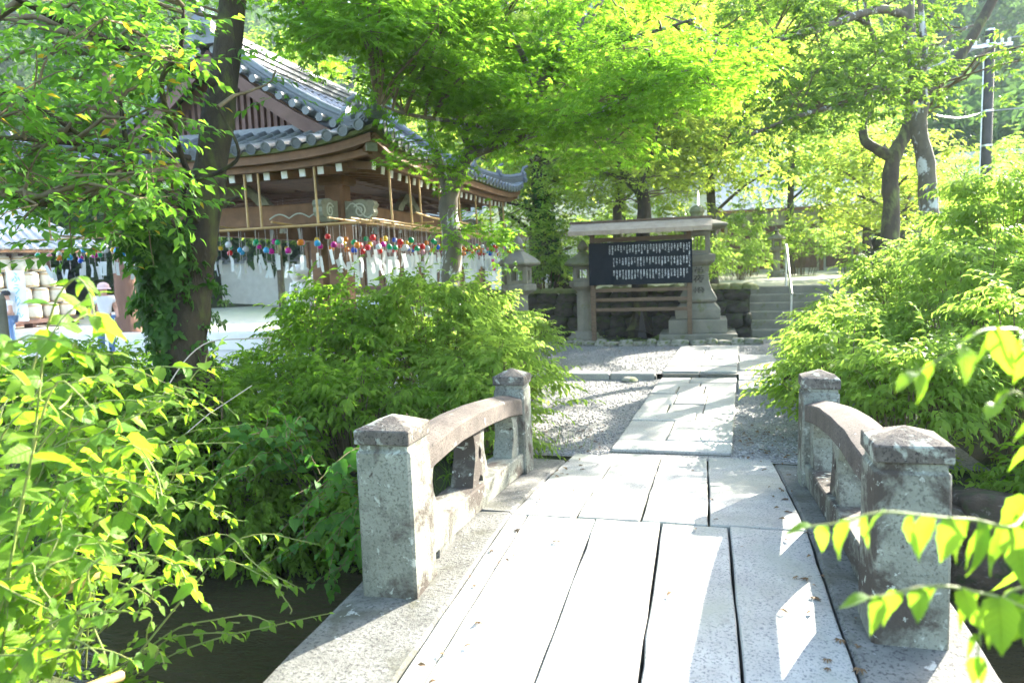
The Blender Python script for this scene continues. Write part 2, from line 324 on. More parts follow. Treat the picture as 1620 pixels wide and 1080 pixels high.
def scatter(tmpls, P, D, Nn, S, rng):
    """place templates (verts, tris) at P, local +Y along D, +Z about Nn, scale S -> verts, tris"""
    fr = frames(np.asarray(D, float), np.asarray(Nn, float)); P = np.asarray(P, float); S = np.asarray(S, float)
    which = rng.integers(0, len(tmpls), len(P)); Vs = []; Fs = []; off = 0
    for t, (tv, tf) in enumerate(tmpls):
        m = which == t
        if not m.any(): continue
        v = np.einsum('vk,nkj->nvj', tv, fr[m])*S[m][:, None, None] + P[m][:, None, :]
        f = tf[None]+(np.arange(m.sum())*len(tv))[:, None, None]+off
        Vs.append(v.reshape(-1, 3)); Fs.append(f.reshape(-1, 3)); off += v.shape[0]*v.shape[1]
    return np.concatenate(Vs), np.concatenate(Fs)

# ------------------------------------------------------------------ leaf and spray templates
def t_ovate(w=0.42, droop=0.16, fold=0.08):
    v = np.array([(0,0,0),(-w*.5,.38,fold),(w*.5,.38,fold),(0,.42,0.03),(-w*.3,.7,fold*.4-.03),(w*.3,.7,fold*.4-.03),(0,1,-droop)])
    f = np.array([(0,3,1),(0,2,3),(1,3,4),(3,2,5),(4,3,6),(3,5,6)]); return v, f
def t_ovate_lo(w=0.42, droop=0.14, fold=0.07):
    v = np.array([(0,0,0),(-w*.5,.4,fold),(w*.5,.4,fold),(0,1,-droop)]); return v, np.array([(0,3,1),(0,2,3)])
def t_palm(k=5, w=0.13, droop=0.12):
    V = [(0,0,0)]; F = []
    for i in range(k):
        a = (i-(k-1)/2)*(2.3/(k-1)*1.05); L = 1-0.28*abs(i-(k-1)/2)/((k-1)/2)
        dx, dy = math.sin(a), math.cos(a); n = len(V)
        V += [(dx*L*.5-dy*w, dy*L*.5+dx*w, .02), (dx*L*.5+dy*w, dy*L*.5-dx*w, .02), (dx*L, dy*L, -droop)]
        F += [(0, n, n+2), (0, n+2, n+1)]
    return np.array(V), np.array(F)
def merge(parts):
    V = []; F = []; n = 0
    for v, f in parts: V.append(v); F.append(f+n); n += len(v)
    return np.concatenate(V), np.concatenate(F)
def xf(t, loc, yaw, pitch, roll, s):
    m = np.array((Matrix.Rotation(yaw, 3, 'Z') @ Matrix.Rotation(pitch, 3, 'X') @ Matrix.Rotation(roll, 3, 'Y'))); return (t[0]*s) @ m.T + np.array(loc), t[1]
def strip(a, b, w):
    a = np.array(a, float); b = np.array(b, float); d = b-a; x = np.cross(d, (0,0,1.)); x = x/(np.linalg.norm(x)+1e-9)*w
    return np.array([a-x, a+x, b]), np.array([(0,1,2)])
def spray(kind, seed):
    r = random.Random(seed); parts = []
    if kind == 'maple':            # flat fan of palmate leaves on a forked twig, about 0.36 long
        tips = [((0,.1),0.2),((-.07,.17),.6),((.08,.19),-.6),((-.02,.27),.1),((-.13,.25),.9),((.13,.28),-.9),((.03,.36),-.1),((-.08,.35),.4),((.09,.12),-1.1),((-.1,.1),1.2),((.0,.2),0)]
        for (x, y), a in tips:
            parts.append(xf(t_palm(5, .12, .16), (x+r.uniform(-.02,.02), y+r.uniform(-.02,.02), r.uniform(-.02,.02)), a+r.uniform(-.5,.5), r.uniform(-.35,.1), r.uniform(-.3,.3), r.uniform(.055,.085)))
        parts.append(strip((0,0,0), (0,.34,0), .003))
    elif kind == 'kerria':         # alternate pointed drooping leaves along an arching twig
        n = 11
        for i in range(n):
            t = (i+.7)/n; y = .36*t; s = -1 if i % 2 else 1
            parts.append(xf(t_ovate(.46, .3, .07), (0, y, .03*math.sin(t*3)-.05*t*t), s*(1.05-.75*t)+r.uniform(-.25,.25), r.uniform(-.75,-.1), r.uniform(-.4,.4), r.uniform(.068,.108)*(1.1-.3*t)))
        parts.append(strip((0,0,0), (0,.36,-.03), .003))
    elif kind == 'cherry':
        n = 8
        for i in range(n):
            t = (i+.8)/n; s = -1 if i % 2 else 1
            parts.append(xf(t_ovate(.5, .15, .07), (0, .34*t, 0), s*(1.1-.7*t)+r.uniform(-.4,.4), r.uniform(-.6,.15), r.uniform(-.5,.5), r.uniform(.055,.09)))
        parts.append(strip((0,0,0), (0,.34,0), .003))
    elif kind == 'oak':            # whorled glossy lance leaves
        for i in range(12):
            t = .3+.7*i/11
            parts.append(xf(t_ovate_lo(.36, .12, .05), (r.uniform(-.02,.02), .22*t, 0), r.uniform(-1.7,1.7), r.uniform(-.7,.3), r.uniform(-.6,.6), r.uniform(.08,.12)))
        parts.append(strip((0,0,0), (0,.22,0), .003))
    elif kind == 'mid':            # cheaper spray for mid-distance trees
        for i in range(9):
            parts.append(xf(t_palm(3, .16, .15) if i % 2 else t_ovate_lo(.5, .1, .06), (r.uniform(-.2,.2), r.uniform(0,.42), r.uniform(-.05,.05)), r.uniform(-1.8,1.8), r.uniform(-.6,.2), r.uniform(-.5,.5), r.uniform(.09,.15)))
    elif kind == 'ivy':
        for i in range(6):
            parts.append(xf(t_palm(3, .22, .1), (r.uniform(-.06,.06), r.uniform(0,.16), r.uniform(0,.03)), r.uniform(-.8,.8), r.uniform(-.3,.4), r.uniform(-.4,.4), r.uniform(.05,.08)))
    elif kind == 'clump':          # far tree foliage
        for i in range(5):
            parts.append(xf(t_palm(3, .25, .2), (r.uniform(-.5,.5), r.uniform(-.5,.5), r.uniform(-.3,.3)), r.uniform(-3,3), r.uniform(-1,.6), r.uniform(-.8,.8), r.uniform(.4,.8)))
    return merge(parts)
SPR = {k: [spray(k, i*13+1) for i in range(4)] for k in ('maple', 'kerria', 'cherry', 'oak', 'mid', 'ivy', 'clump')}

def unit(v): return v/(np.linalg.norm(v, axis=-1, keepdims=True)+1e-9)
def curve(a, b, rng, sag=0.0, wob=0.1, n=5):
    a = np.array(a, float); b = np.array(b, float); L = np.linalg.norm(b-a); pts = []
    for i in range(n+1):
        t = i/n; p = a*(1-t)+b*t + rng.normal(0, wob*L*.35, 3)*math.sin(math.pi*t); p[2] += sag*math.sin(math.pi*t)*L; pts.append(p)
    return pts
def smoothline(pts, k=4):
    pts = [np.array(p, float) for p in pts]
    if len(pts) < 3: return pts
    out = []
    for i in range(len(pts)-1):
        p0 = pts[max(i-1,0)]; p1 = pts[i]; p2 = pts[i+1]; p3 = pts[min(i+2,len(pts)-1)]
        for j in range(k):
            t = j/k; out.append(.5*((2*p1)+(-p0+p2)*t+(2*p0-5*p1+4*p2-p3)*t*t+(-p0+3*p1-3*p2+p3)*t**3))
    out.append(pts[-1]); return out

def limb(root, name, pts, r0, r1, mat, n=9, knob=0.12, seed=0, flare=0):
    pts = smoothline(pts, 5); m = len(pts); rr = []
    for i in range(m):
        t = i/(m-1); r = r0+(r1-r0)*t; r *= 1+knob*noise.noise(Vector((i*.7, seed*3.1, 0)))
        if flare: r *= 1+flare*max(0, 1-t*6)**2
        rr.append(r)
    return MB().tube(pts, rr, n).build(name, mat, root, smooth=60)

def crown(root, pads, limbs_pts, kind, mat, rng, per=26, sc=1.0, flat=0.16, size=0.65, twigmat='twig', name='crown', twig_r=0.012, droop=0.15):
    """pads: list of centres; each pad is a loose tray of sprays, joined by a twig to the nearest limb point"""
    P = []; D = []; Nn = []; S = []; tw = MB(); LP = np.array(limbs_pts)
    for c in pads:
        c = np.array(c, float); R = size*rng.uniform(.7, 1.3); tilt = rng.normal(0, .18, 2)
        j = np.argmin(np.linalg.norm(LP-c, axis=1)+np.maximum(0, LP[:, 2]-c[2])*1.0)
        cv = curve(LP[j], c, rng, .06, .12, 4); L = np.linalg.norm(LP[j]-c)
        tw.tube(cv, [twig_r*(1+.5*L)*(1-.75*i/4)+.002 for i in range(5)], 5, False)
        m = int(per*rng.uniform(.7, 1.3)*(R/size)**2)
        a = rng.uniform(0, 2*math.pi, m); q = np.sqrt(rng.uniform(0, 1, m))*R
        off = np.stack([np.cos(a)*q, np.sin(a)*q, rng.normal(0, flat*R, m)-droop*q*q/R], 1); off[:, 2] += off[:, 0]*tilt[0]+off[:, 1]*tilt[1]
        P.append(c+off-np.stack([np.cos(a), np.sin(a), 0*a], 1)*.15)
        D.append(np.stack([np.cos(a)+rng.normal(0,.5,m), np.sin(a)+rng.normal(0,.5,m), rng.normal(-.12,.25,m)], 1))
        Nn.append(np.stack([rng.normal(0,.3,m), rng.normal(0,.3,m), np.ones(m)], 1)); S.append(rng.uniform(.75, 1.25, m)*sc)
        for _ in range(3):
            k = rng.integers(0, m); e = c+off[k]; tw.tube(curve(c, e, rng, .02, .1, 2), [.006, .004, .002], 4, False)
    V, F = scatter(SPR[kind], np.concatenate(P), np.concatenate(D), np.concatenate(Nn), np.concatenate(S), rng)
    o = link(name, npmesh(name, V, F, MT[mat]), root)
    if tw.v: tw.build('twig_work', MT[twigmat], root, smooth=80)['kind'] = 'stuff'
    return o
def ell(rng, c, r, n, shell=0.35):
    """n points in an ellipsoid, thinned towards the middle"""
    v = unit(rng.normal(0, 1, (n, 3))); q = rng.uniform(shell, 1, (n, 1))**.6; return np.array(c)+v*q*np.array(r)

def bush(label, base, rx, ry, h, nst, rng, mat='bushlit', kind='kerria', sc=1.0, dens=1.0, group='leafy shrubs along the stream and path', name='shrub', lean=(0, 0), low=0.15):
    """many arching stems from a common base, alternate sprays along each"""
    base = np.array(base, float); root = empty(name, base, label, 'shrub', group); st = MB(); P = []; D = []; Nn = []; S = []
    for i in range(nst):
        a = rng.uniform(0, 2*math.pi); q = math.sqrt(rng.uniform(0, 1)); hh = h*(low+(1-low)*math.sqrt(max(0, 1-q*q*.92)))*rng.uniform(.72, 1.05)
        b0 = base+np.array([math.cos(a)*rx*.35*q, math.sin(a)*ry*.35*q, 0])
        tip = base+np.array([math.cos(a)*rx*q+lean[0]*hh, math.sin(a)*ry*q+lean[1]*hh, hh])
        midp = b0*.45+tip*.55; midp[2] = base[2]+hh*rng.uniform(.7, .95)
        pts = smoothline([b0, midp, tip], 4); st.tube(pts, [.009*(1-.8*j/(len(pts)-1)) for j in range(len(pts))], 4, False)
        L = np.linalg.norm(tip-b0); m = max(4, int(L*7*dens))
        for j in range(m):
            t = rng.uniform(.22, 1)**.8; k = min(len(pts)-2, int(t*(len(pts)-1))); u = t*(len(pts)-1)-k
            p = pts[k]*(1-u)+pts[k+1]*u; dr = unit(pts[k+1]-pts[k]); ang = rng.uniform(0, 2*math.pi)
            out = np.array([math.cos(ang), math.sin(ang), 0])*.9+np.array([math.cos(a), math.sin(a), 0])*.55+dr*.35+np.array([0, 0, rng.normal(-.05, .25)])
            P.append(p); D.append(out); Nn.append((rng.normal(0,.3), rng.normal(0,.3), 1)); S.append(rng.uniform(.7, 1.25)*sc)
    V, F = scatter(SPR[kind], P, D, Nn, S, rng)
    link('foliage', npmesh('foliage', V, F, MT[mat]), root); st.build('stems', MT['twig'], root)['kind'] = 'stuff'
    return root
RNG = np.random.default_rng(7)
ORD = ['first', 'second', 'third', 'fourth', 'fifth', 'sixth', 'seventh', 'eighth', 'ninth', 'tenth', 'eleventh', 'twelfth', 'thirteenth', 'fourteenth', 'fifteenth', 'sixteenth', 'seventeenth', 'eighteenth', 'nineteenth', 'twentieth']+['%dth' % k for k in range(21, 60)]

# ================================================================== SETTING
WATER_Z = -0.75
def sstep(a, b, x): t = min(1, max(0, (x-a)/(b-a))); return t*t*(3-2*t)
def gz(x, y):
    """ground height"""
    right = sstep(1.9, 5.0, x)*0.75*sstep(5.3, 6.5, y)
    if x > -1.6:                                    # walled banks by and beyond the bridge
        far = sstep(5.28, 5.4, y); near = 1-sstep(1.75, 2.0, y)
    else:
        far = sstep(4.75+.25*math.sin(x*1.3), 5.75+.2*math.sin(x*.9), y); near = 1-sstep(2.3+.2*math.sin(x), 3.1, y)
    ch = max(far, near)
    z = -1.05*(1-ch)+right-0.02
    if y < 2: z += 0.06
    if ch > .98 and not (-2.8 < x < 1.0) and not (x < -4 and y > 7): z += 0.05*noise.noise(Vector((x*.7, y*.7, 0)))
    return z
def axis_vals(lo, hi, flo, fhi, fine, far):
    a = list(np.arange(flo, fhi+1e-6, fine)); s = fine; v = fhi
    while v < hi: s *= 1.35; v += s; a.append(min(v, hi))
    s = fine; v = flo
    while v > lo: s *= 1.35; v -= s; a.insert(0, max(v, lo))
    return a
def sheet(name, xs, ys, zf, mat, kind='structure'):
    V = [(x, y, zf(x, y)) for y in ys for x in xs]; nx = len(xs)
    F = [(j*nx+i, j*nx+i+1, (j+1)*nx+i+1, (j+1)*nx+i) for j in range(len(ys)-1) for i in range(nx-1)]
    o = link(name, npmesh(name, V, F, mat, True)); tag(o, kind=kind); return o
sheet('ground', axis_vals(-400, 400, -9, 6, .2, 1), axis_vals(-40, 420, 1.4, 8, .15, 1), gz, MT['soil'])
sheet('creek_water', np.linspace(-60, 40, 60), np.linspace(1.9, 5.6, 8), lambda x, y: WATER_Z, MT['water'])

# gravel yard: lower part up to a low kerb, upper part one step higher
KY = 10.28
def yard_x0(y): return -2.15-.25*math.sin(y*.9)
def strip_sheet(name, y0, y1, z, xl, xr, mat, n=24):
    V = []; F = []
    for j in range(n+1):
        y = y0+(y1-y0)*j/n
        for i in range(9): V.append((xl+(xr-xl)*i/8, y, z+.008*noise.noise(Vector((i, y*2, 1)))))
    for j in range(n):
        for i in range(8): F.append((j*9+i, j*9+i+1, (j+1)*9+i+1, (j+1)*9+i))
    o = link(name, npmesh(name, V, F, mat, True)); tag(o, kind='structure'); return o
strip_sheet('gravel_yard', 6.0, KY, 0.004, -3.3, 2.1, MT['gravel'])
strip_sheet('gravel_yard_upper', KY+.05, 15.72, 0.07, -3.3, 2.9, MT['gravel'])
strip_sheet('courtyard', 8.6, 46, 0.012, -46, -3.4, MT['sand'])

# pebbles over the gravel near the path (nobody could count them)
def pebble_tmpl(seed):
    r = random.Random(seed); v = [(math.cos(a)*r.uniform(.7,1.1), math.sin(a)*r.uniform(.6,1), r.uniform(-.1,.1)) for a in [k*math.pi/3 for k in range(6)]]+[(r.uniform(-.2,.2), r.uniform(-.2,.2), .6), (0,0,-.5)]
    f = [(k, (k+1) % 6, 6) for k in range(6)]+[((k+1) % 6, k, 7) for k in range(6)]; return np.array(v), np.array(f)
PEB = [pebble_tmpl(i) for i in range(5)]
def pathx(y): return -.81+.053*(y-6.15), .22+.053*(y-6.15)
def pebbles():
    r = np.random.default_rng(3); n = 20000
    y = 6.05+(r.uniform(0, 1, n)**1.5)*8.6; x = r.uniform(-2.9, 1.9, n)
    l = -.81+.053*(y-6.15); rr = .22+.053*(y-6.15)
    keep = ((x < l-.01) | (x > rr+.01)) & (np.abs(y-KY) > .1) & ~((y > 9.9) & (x > rr) & (x < rr+.62) & (y < 12.5)); x = x[keep]; y = y[keep]; n = len(x)
    z = np.where(y > KY, .07, .004)+.004
    D = np.stack([r.normal(0,1,n), r.normal(0,1,n), r.normal(0,.2,n)], 1); Nn = np.stack([r.normal(0,.25,n), r.normal(0,.25,n), np.ones(n)], 1)
    V, F = scatter(PEB, np.stack([x, y, z], 1), D, Nn, r.uniform(.007, .017, n), r)
    tag(link('loose_gravel', npmesh('loose_gravel', V, F, MT['pebble'])), 'loose grey gravel covering the yard beside the paved path', 'gravel', kind='stuff')
pebbles()

# paved path: rows of slabs, each a child of the path
def slab(parent, quad, z0, z1, mat, name='paving_slab', bev=.008, jit=.004, seed=0):
    lo = [(p[0], p[1], z0) for p in quad]; hi = [(p[0], p[1], z1 if len(p) < 3 else p[2]) for p in quad]
    return MB().hexa(lo, hi).build(name, mat, parent, bevel=bev, cuts=.25, jit=jit, seed=seed, smooth=35)
bed = MB(); bed.hexa([(-.8, 6.17, -.05), (.21, 6.17, -.05), (.62, 14, -.05), (-.39, 14, -.05)], [(-.8, 6.17, .008), (.21, 6.17, .008), (.62, 14, .008), (-.39, 14, .008)])
path = bed.build('path', MT['soil']); tag(path, kind='structure')
rows = [(6.185, 6.54, [0, 1]), (6.55, 7.38, [0, .43, 1]), (7.39, 7.79, [0, .62, 1]), (7.8, 8.27, [0, .3, .68, 1]), (8.28, 8.94, [0, .33, .68, 1]), (8.95, 9.5, [0, .3, .62, 1]), (9.51, 9.79, [0, .55, 1]), (9.8, 10.24, [0, .4, 1]),
        (10.4, 10.9, [0, .5, 1]), (10.93, 11.6, [0, .35, 1]), (11.63, 12.2, [0, .6, 1]), (12.23, 12.9, [0, .45, 1]), (12.93, 13.6, [0, .5, 1])]
rs = random.Random(4); sd = 0
for (y0, y1, cuts) in rows:
    zt = .035 if y0 < KY else .1
    for i in range(len(cuts)-1):
        sd += 1
        def px(y, c): l, r = pathx(y); return l+(r-l)*c
        a, b = cuts[i]+.004, cuts[i+1]-.004; w1 = rs.uniform(0, .012) if 0 < i else 0; w2 = rs.uniform(-.02, .02)
        slab(path, [(px(y0, a)+w1, y0+rs.uniform(0,.008)), (px(y0, b), y0+rs.uniform(0,.008)), (px(y1, b), y1-rs.uniform(0,.008)), (px(y1, a)+w1, y1-rs.uniform(0,.008))], zt-.09, zt+rs.uniform(-.006, .008), MT['path'], seed=sd)
for (y0, y1) in ((9.2, 9.85), (9.9, 10.6), (10.65, 11.5), (11.55, 12.4)):      # side slabs on the right of the path
    sd += 1; l, r = pathx(y0); slab(path, [(r+.03, y0), (r+.58, y0+.02), (r+.6, y1), (r+.05, y1)], -.05, .06 if y0 < 10 else .09, MT['path'], seed=sd)
# low kerb between the two gravel levels
kb = MB().box(-3.25, -.66, KY-.09, KY+.02, -.1, .06).build('kerb', MT['kerb']); tag(kb, kind='structure')
for i, (a, b) in enumerate(((-3.25, -2.02), (-2.0, -1.33), (-1.31, -.68))):
    slab(kb, [(a, KY-.11), (b, KY-.1), (b, KY+.13), (a, KY+.12)], -.06, .095, MT['path'], 'kerb_stone', .015, .008, i+60)
o = MB().lathe((-1.02, 10.05, 0), [(.03, .0), (.13, .02), (.1, .055), (.03, .065)], 10).build('flat_stone', MT['rock'], smooth=50, jit=.02); tag(o, 'small flat dark stone lying on the gravel by the kerb', 'stone')

# terrace behind the wall, with the hill beyond it
tb = MB(); tb.box(-5.6, .93, 16.0, 70, -.3, 1.06); tb.box(.93, 3.28, 16.95, 70, -.3, 1.06); tb.box(3.28, 45, 16.0, 70, -.3, 1.06); tag(tb.build('terrace', MT['terrace']), kind='structure')
def hillz(x, y):
    az = math.degrees(math.atan2(x, y)); r = math.hypot(x, y)
    top = 47*(1-sstep(17, 27, az))+14*sstep(17, 27, az)
    return top*sstep(38, 150, r)**1.0 + 4*noise.noise(Vector((x*.03, y*.03, 2)))*sstep(40, 70, r) - .3
def hill():
    V = []; F = []; na, nr = 90, 34
    for i in range(na+1):
        az = rad(-78+150*i/na)
        for j in range(nr+1):
            r = 36+(230-36)*(j/nr)**1.3; x, y = r*math.sin(az), r*math.cos(az); V.append((x, y, hillz(x, y)))
    for i in range(na):
        for j in range(nr): a = i*(nr+1)+j; F.append((a, a+nr+1, a+nr+2, a+1))
    tag(link('hill', npmesh('hill', V, F, MT['soil'], True)), kind='structure')
hill()

# forest over the hill: one mass
def forest():
    r = np.random.default_rng(11); P = []; S = []
    n = 0
    while n < 520:
        az = rad(r.uniform(-58, 34)); d = 42+110*r.uniform(0, 1)**1.2
        x, y = d*math.sin(az), d*math.cos(az); z = hillz(x, y); n += 1
        R = r.uniform(2.6, 4.6); H = r.uniform(5.5, 10); m = int(40+900/d)
        v = unit(r.normal(0, 1, (m, 3))); q = r.uniform(.55, 1, (m, 1))
        P.append(np.array([x, y, z+H*.62])+v*q*np.array([R, R, H*.55])); S.append(r.uniform(.8, 1.5, m))
    P = np.concatenate(P); S = np.concatenate(S); m = len(P)
    V, F = scatter(SPR['clump'], P, r.normal(0, 1, (m, 3)), np.stack([r.normal(0,.4,m), r.normal(0,.4,m), np.ones(m)], 1), S, r)
    tag(link('forest', npmesh('forest', V, F, MT['forest'])), 'dense green forest covering the hazy hillside behind the shrine', 'forest', kind='stuff')
forest()

# ================================================================== STONE BRIDGE
def deck_z(y): return .11+.09*(y-1.7)/2.27 if y < 3.97 else .2-.2*((y-3.97)/2.18)**1.15
bridge = empty('stone_bridge', (-.3, 4.0, 0), 'arched granite slab bridge with low stone parapets over the creek', 'bridge')
def deck_slab(x0, x1, y0, y1, name, mat, th=.22, seed=0, dz=0, gap=.005, bev=.006):
    mb = MB(); n = 6 if y1-y0 > 1 else 2; ys = [y0+gap+(y1-y0-2*gap)*i/n for i in range(n+1)]
    for x in (x0+gap, x1-gap):
        for y in ys: mb.v.append((x, y, deck_z(y)+dz-th)); mb.v.append((x, y, deck_z(y)+dz))
    k = (n+1)*2; F = []
    for i in range(n):
        a = i*2
        F += [(a, a+1, a+3, a+2), (k+a, k+a+2, k+a+3, k+a+1), (a+1, k+a+1, k+a+3, a+3), (a, a+2, k+a+2, k+a)]
    F += [(0, k, k+1, 1), (2*n, 2*n+1, k+2*n+1, k+2*n)]
    mb.f = F
    return mb.build(name, mat, bridge, bevel=bev, cuts=.12, jit=.008, seed=seed, smooth=30)
for i, (a, b) in enumerate(((-1.12, -1.02), (-1.02, -.615), (-.615, -.24), (-.24, .125), (.125, .53))): deck_slab(a, b, 1.6, 3.97, 'deck_slab', MT['deck'], seed=i, dz=(.004, .0, .004, -.003, .002)[i], gap=.003 if i < 2 else .0055)
for i, (a, b) in enumerate(((-1.12, -.73), (-.73, -.36), (-.36, .02), (.02, .53))): deck_slab(a, b, 3.97, 6.17, 'deck_slab', MT['deck'], seed=i+9, dz=(.0, .004, -.002, .003)[i], gap=.0055)
deck_slab(-1.64, -1.12, 1.6, 3.99, 'kerb_slab', MT['kerb'], .3, 21, .006, bev=.015); deck_slab(-1.62, -1.12, 3.99, 5.75, 'kerb_slab', MT['kerb'], .3, 22, .004, bev=.015)
deck_slab(.53, 1.02, 1.6, 3.95, 'kerb_slab', MT['kerb'], .3, 23, .006, bev=.015); deck_slab(.53, 1.0, 3.95, 5.9, 'kerb_slab', MT['kerb'], .3, 24, .004, bev=.015)
def arch_body():
    mb = MB(); ys = np.linspace(1.62, 6.1, 12)
    for x in (-1.55, .95):
        for y in ys: mb.v.append((x, y, deck_z(y)-.23)); mb.v.append((x, y, -.95+.5*math.sin(math.pi*(y-1.62)/4.48)))
    k = 24; F = []
    for i in range(11):
        a = i*2; F += [(a, a+2, a+3, a+1), (k+a, k+a+1, k+a+3, k+a+2), (a, k+a, k+a+2, a+2), (a+1, a+3, k+a+3, k+a+1)]
    mb.f = F+[(0, 1, k+1, k), (22, k+22, k+23, 23)]; mb.build('arch_body', MT['kerb'], bridge)
arch_body()

def post(x, y, ztop, w):
    zb = deck_z(y)-.02; h = w/2; hb = h*1.03
    b = MB(); q = lambda r, z: [(x-r, y-r, z), (x+r, y-r, z), (x+r, y+r, z), (x-r, y+r, z)]
    zc = ztop-.12
    b.hexa(q(hb, zb), q(h*.99, zc-.028)); p = b.build('post', MT['post'], bridge, bevel=.012, cuts=.12, jit=.006, seed=x*3+y, smooth=35)
    n = MB(); n.hexa(q(h*.9, zc-.035), q(h*.9, zc+.006)); n.build('neck', MT['post'], p, bevel=.006)
    c = MB(); r = h*1.02
    c.add(q(r, zc)+q(r, zc+.066)+[(x, y, ztop)], [(0,3,2,1),(0,1,5,4),(1,2,6,5),(2,3,7,6),(3,0,4,7),(4,5,8),(5,6,8),(6,7,8),(7,4,8)])
    c.build('cap', MT['cap'], p, bevel=.005, cuts=.1, jit=.004, seed=x+y, smooth=30); return p
def railz(y): t = y-4.1; return .80-.058*t-.072*t*t
def curved_bar(x, y0, y1, w, top, th, name, mat, peak=0.0, seed=0):
    mb = MB(); n = 10; sec = [(-w/2, -th), (w/2, -th), (w/2, 0), (0, peak), (-w/2, 0)]
    for i in range(n+1):
        y = y0+(y1-y0)*i/n
        for (dx, dz) in sec: mb.v.append((x+dx, y, top(y)+dz))
    for i in range(n):
        for k in range(5): a = i*5+k; b2 = i*5+(k+1) % 5; mb.f.append((a, b2, b2+5, a+5))
    mb.f += [(4, 3, 2, 1, 0), tuple(n*5+k for k in range(5))]
    return mb.build(name, mat, bridge, bevel=.008, cuts=.25, jit=.006, seed=seed, smooth=35)
def baluster(x, y, half=0):
    """bell-shaped carved panel with an oval eye and an arched foot"""
    zb = .385-.06*(y-3.2)-.012; zt = railz(y)-.12; H = zt-zb+.02
    prof = [(.155, 0), (.16, .1), (.135, .28), (.095, .5), (.085, .68), (.1, .84), (.135, 1)]
    R = [(w, t*H) for w, t in prof]; Lf = [(-w, t*H) for w, t in reversed(prof)]
    if half > 0: out = [(0, 0)]+R+[(0, H)]; out = [(-.06, 0)]+R+[(-.06, H)]
    elif half < 0: out = [(.06, 0), (.06, H)]+Lf
    else: out = [(.05, 0)]+R+Lf+[(-.05, 0), (-.04, .05), (0, .075), (.04, .05)]
    holes = [] if half else [[(math.cos(a)*.024, .56*H+math.sin(a)*.042) for a in [k*math.pi/5 for k in range(10)]]]
    me = prism(out, holes, (x, y, zb), (0, 1, 0), (0, 0, 1), .14); me.materials.append(MT['post']); return link('baluster', me, bridge)
for x in (-1.415, .755):
    post(x, 3.02, 1.0, .265); post(x, 5.17, .905, .235)
    curved_bar(x, 3.14, 5.06, .21, lambda y: railz(y), .115, 'top_rail', MT['rail'], .03, x)
    curved_bar(x, 3.14, 5.06, .2, lambda y: .385-.06*(y-3.2)+.012*math.sin((y-3.1)*1.6), .15, 'bottom_rail', MT['post'], .004, x+5)
    baluster(x, 4.1); baluster(x, 3.22, 1); baluster(x, 4.99, -1)
    for yb in (3.45, 4.1, 4.75):
        s = MB(); s.box(x-.085, x+.085, yb-.14, yb+.14, deck_z(yb)-.01, .25-.06*(yb-3.2)); s.build('bearing_block', MT['kerb'], bridge, bevel=.012)

# walls of rough stones ------------------------------------------------
def rock_tmpl(seed, sx=1, sy=1, sz=1, sub=2):
    bm = bmesh.new(); bmesh.ops.create_icosphere(bm, subdivisions=sub, radius=.5)
    for v in bm.verts:
        d = v.co.copy(); c = Vector([math.copysign(abs(a*2)**.55, a)/2 for a in d]); k = 1+.28*noise.noise(d*2.3+Vector((seed*5.3, seed, 0)))+.12*noise.noise(d*6+Vector((seed, 0, seed*2)))+.05*noise.noise(d*15+Vector((seed, 2, seed)))
        v.co = Vector((c.x*sx, c.y*sy, c.z*sz))*k
    me = bpy.data.meshes.new('stone'); bm.to_mesh(me); bm.free()
    me.polygons.foreach_set('use_smooth', [True]*len(me.polygons)); return me
def rough_wall(name, label, x0, x1, y, z0, z1, rows, mw, mat, seed, back=.5, dy=lambda x: 0):
    r = random.Random(seed); core = MB().box(x0, x1, y+.1, y+back, z0, z1-.1)
    root = tag(core.build(name, MT['soil']), label, 'wall'); tm = []
    for i in range(6):
        me = rock_tmpl(seed+i, sub=3 if y < 8 else 2); me.materials.append(mat); tm.append(me)
    H = (z1-z0)/rows
    for k in range(rows):
        x = x0+r.uniform(-.1, .05)
        while x < x1-.12:
            w = min(mw*r.uniform(.65, 1.4), x1-x+.04); h = H*r.uniform(1.0, 1.25)
            m = Matrix.Translation((x+w/2, y+.12+r.uniform(-.04, .03)+dy(x)-k*-.03, z0+H*(k+.5)+r.uniform(-.03, .03))) @ Matrix.Rotation(r.uniform(-.2,.2), 4, 'Y') @ Matrix.Diagonal((w*1.08, .42, h*1.02, 1))
            link('stone', tm[r.randrange(6)], root, None, m); x += w*.97
    return root
rough_wall('bank_wall', 'brown boulder wall of the creek bank right of the bridge', 1.0, 5.2, 5.1, -1.0, .0, 3, .5, MT['bankstone'], 3)

rough_wall('retaining_wall', 'mossy dark stone retaining wall behind the notice board', -5.5, .92, 15.45, .0, 1.08, 4, .42, MT['wallstone'], 5)
rough_wall('retaining_wall', 'dark stone retaining wall right of the stone steps behind shrubs', 3.3, 8.5, 15.45, .0, 1.08, 4, .45, MT['wallstone'], 6)
mv = MB()
for i in range(26):
    a = -5.4+6.3*i/25; mv.lathe((a, 15.62, 1.06), [(.2, 0), (.19, .05), (.12, .1), (.03, .12)], 8)
tag(mv.build('wall_moss', MT['moss'], jit=.05, smooth=80), 'bright green moss along the top of the retaining wall', 'moss', kind='stuff')
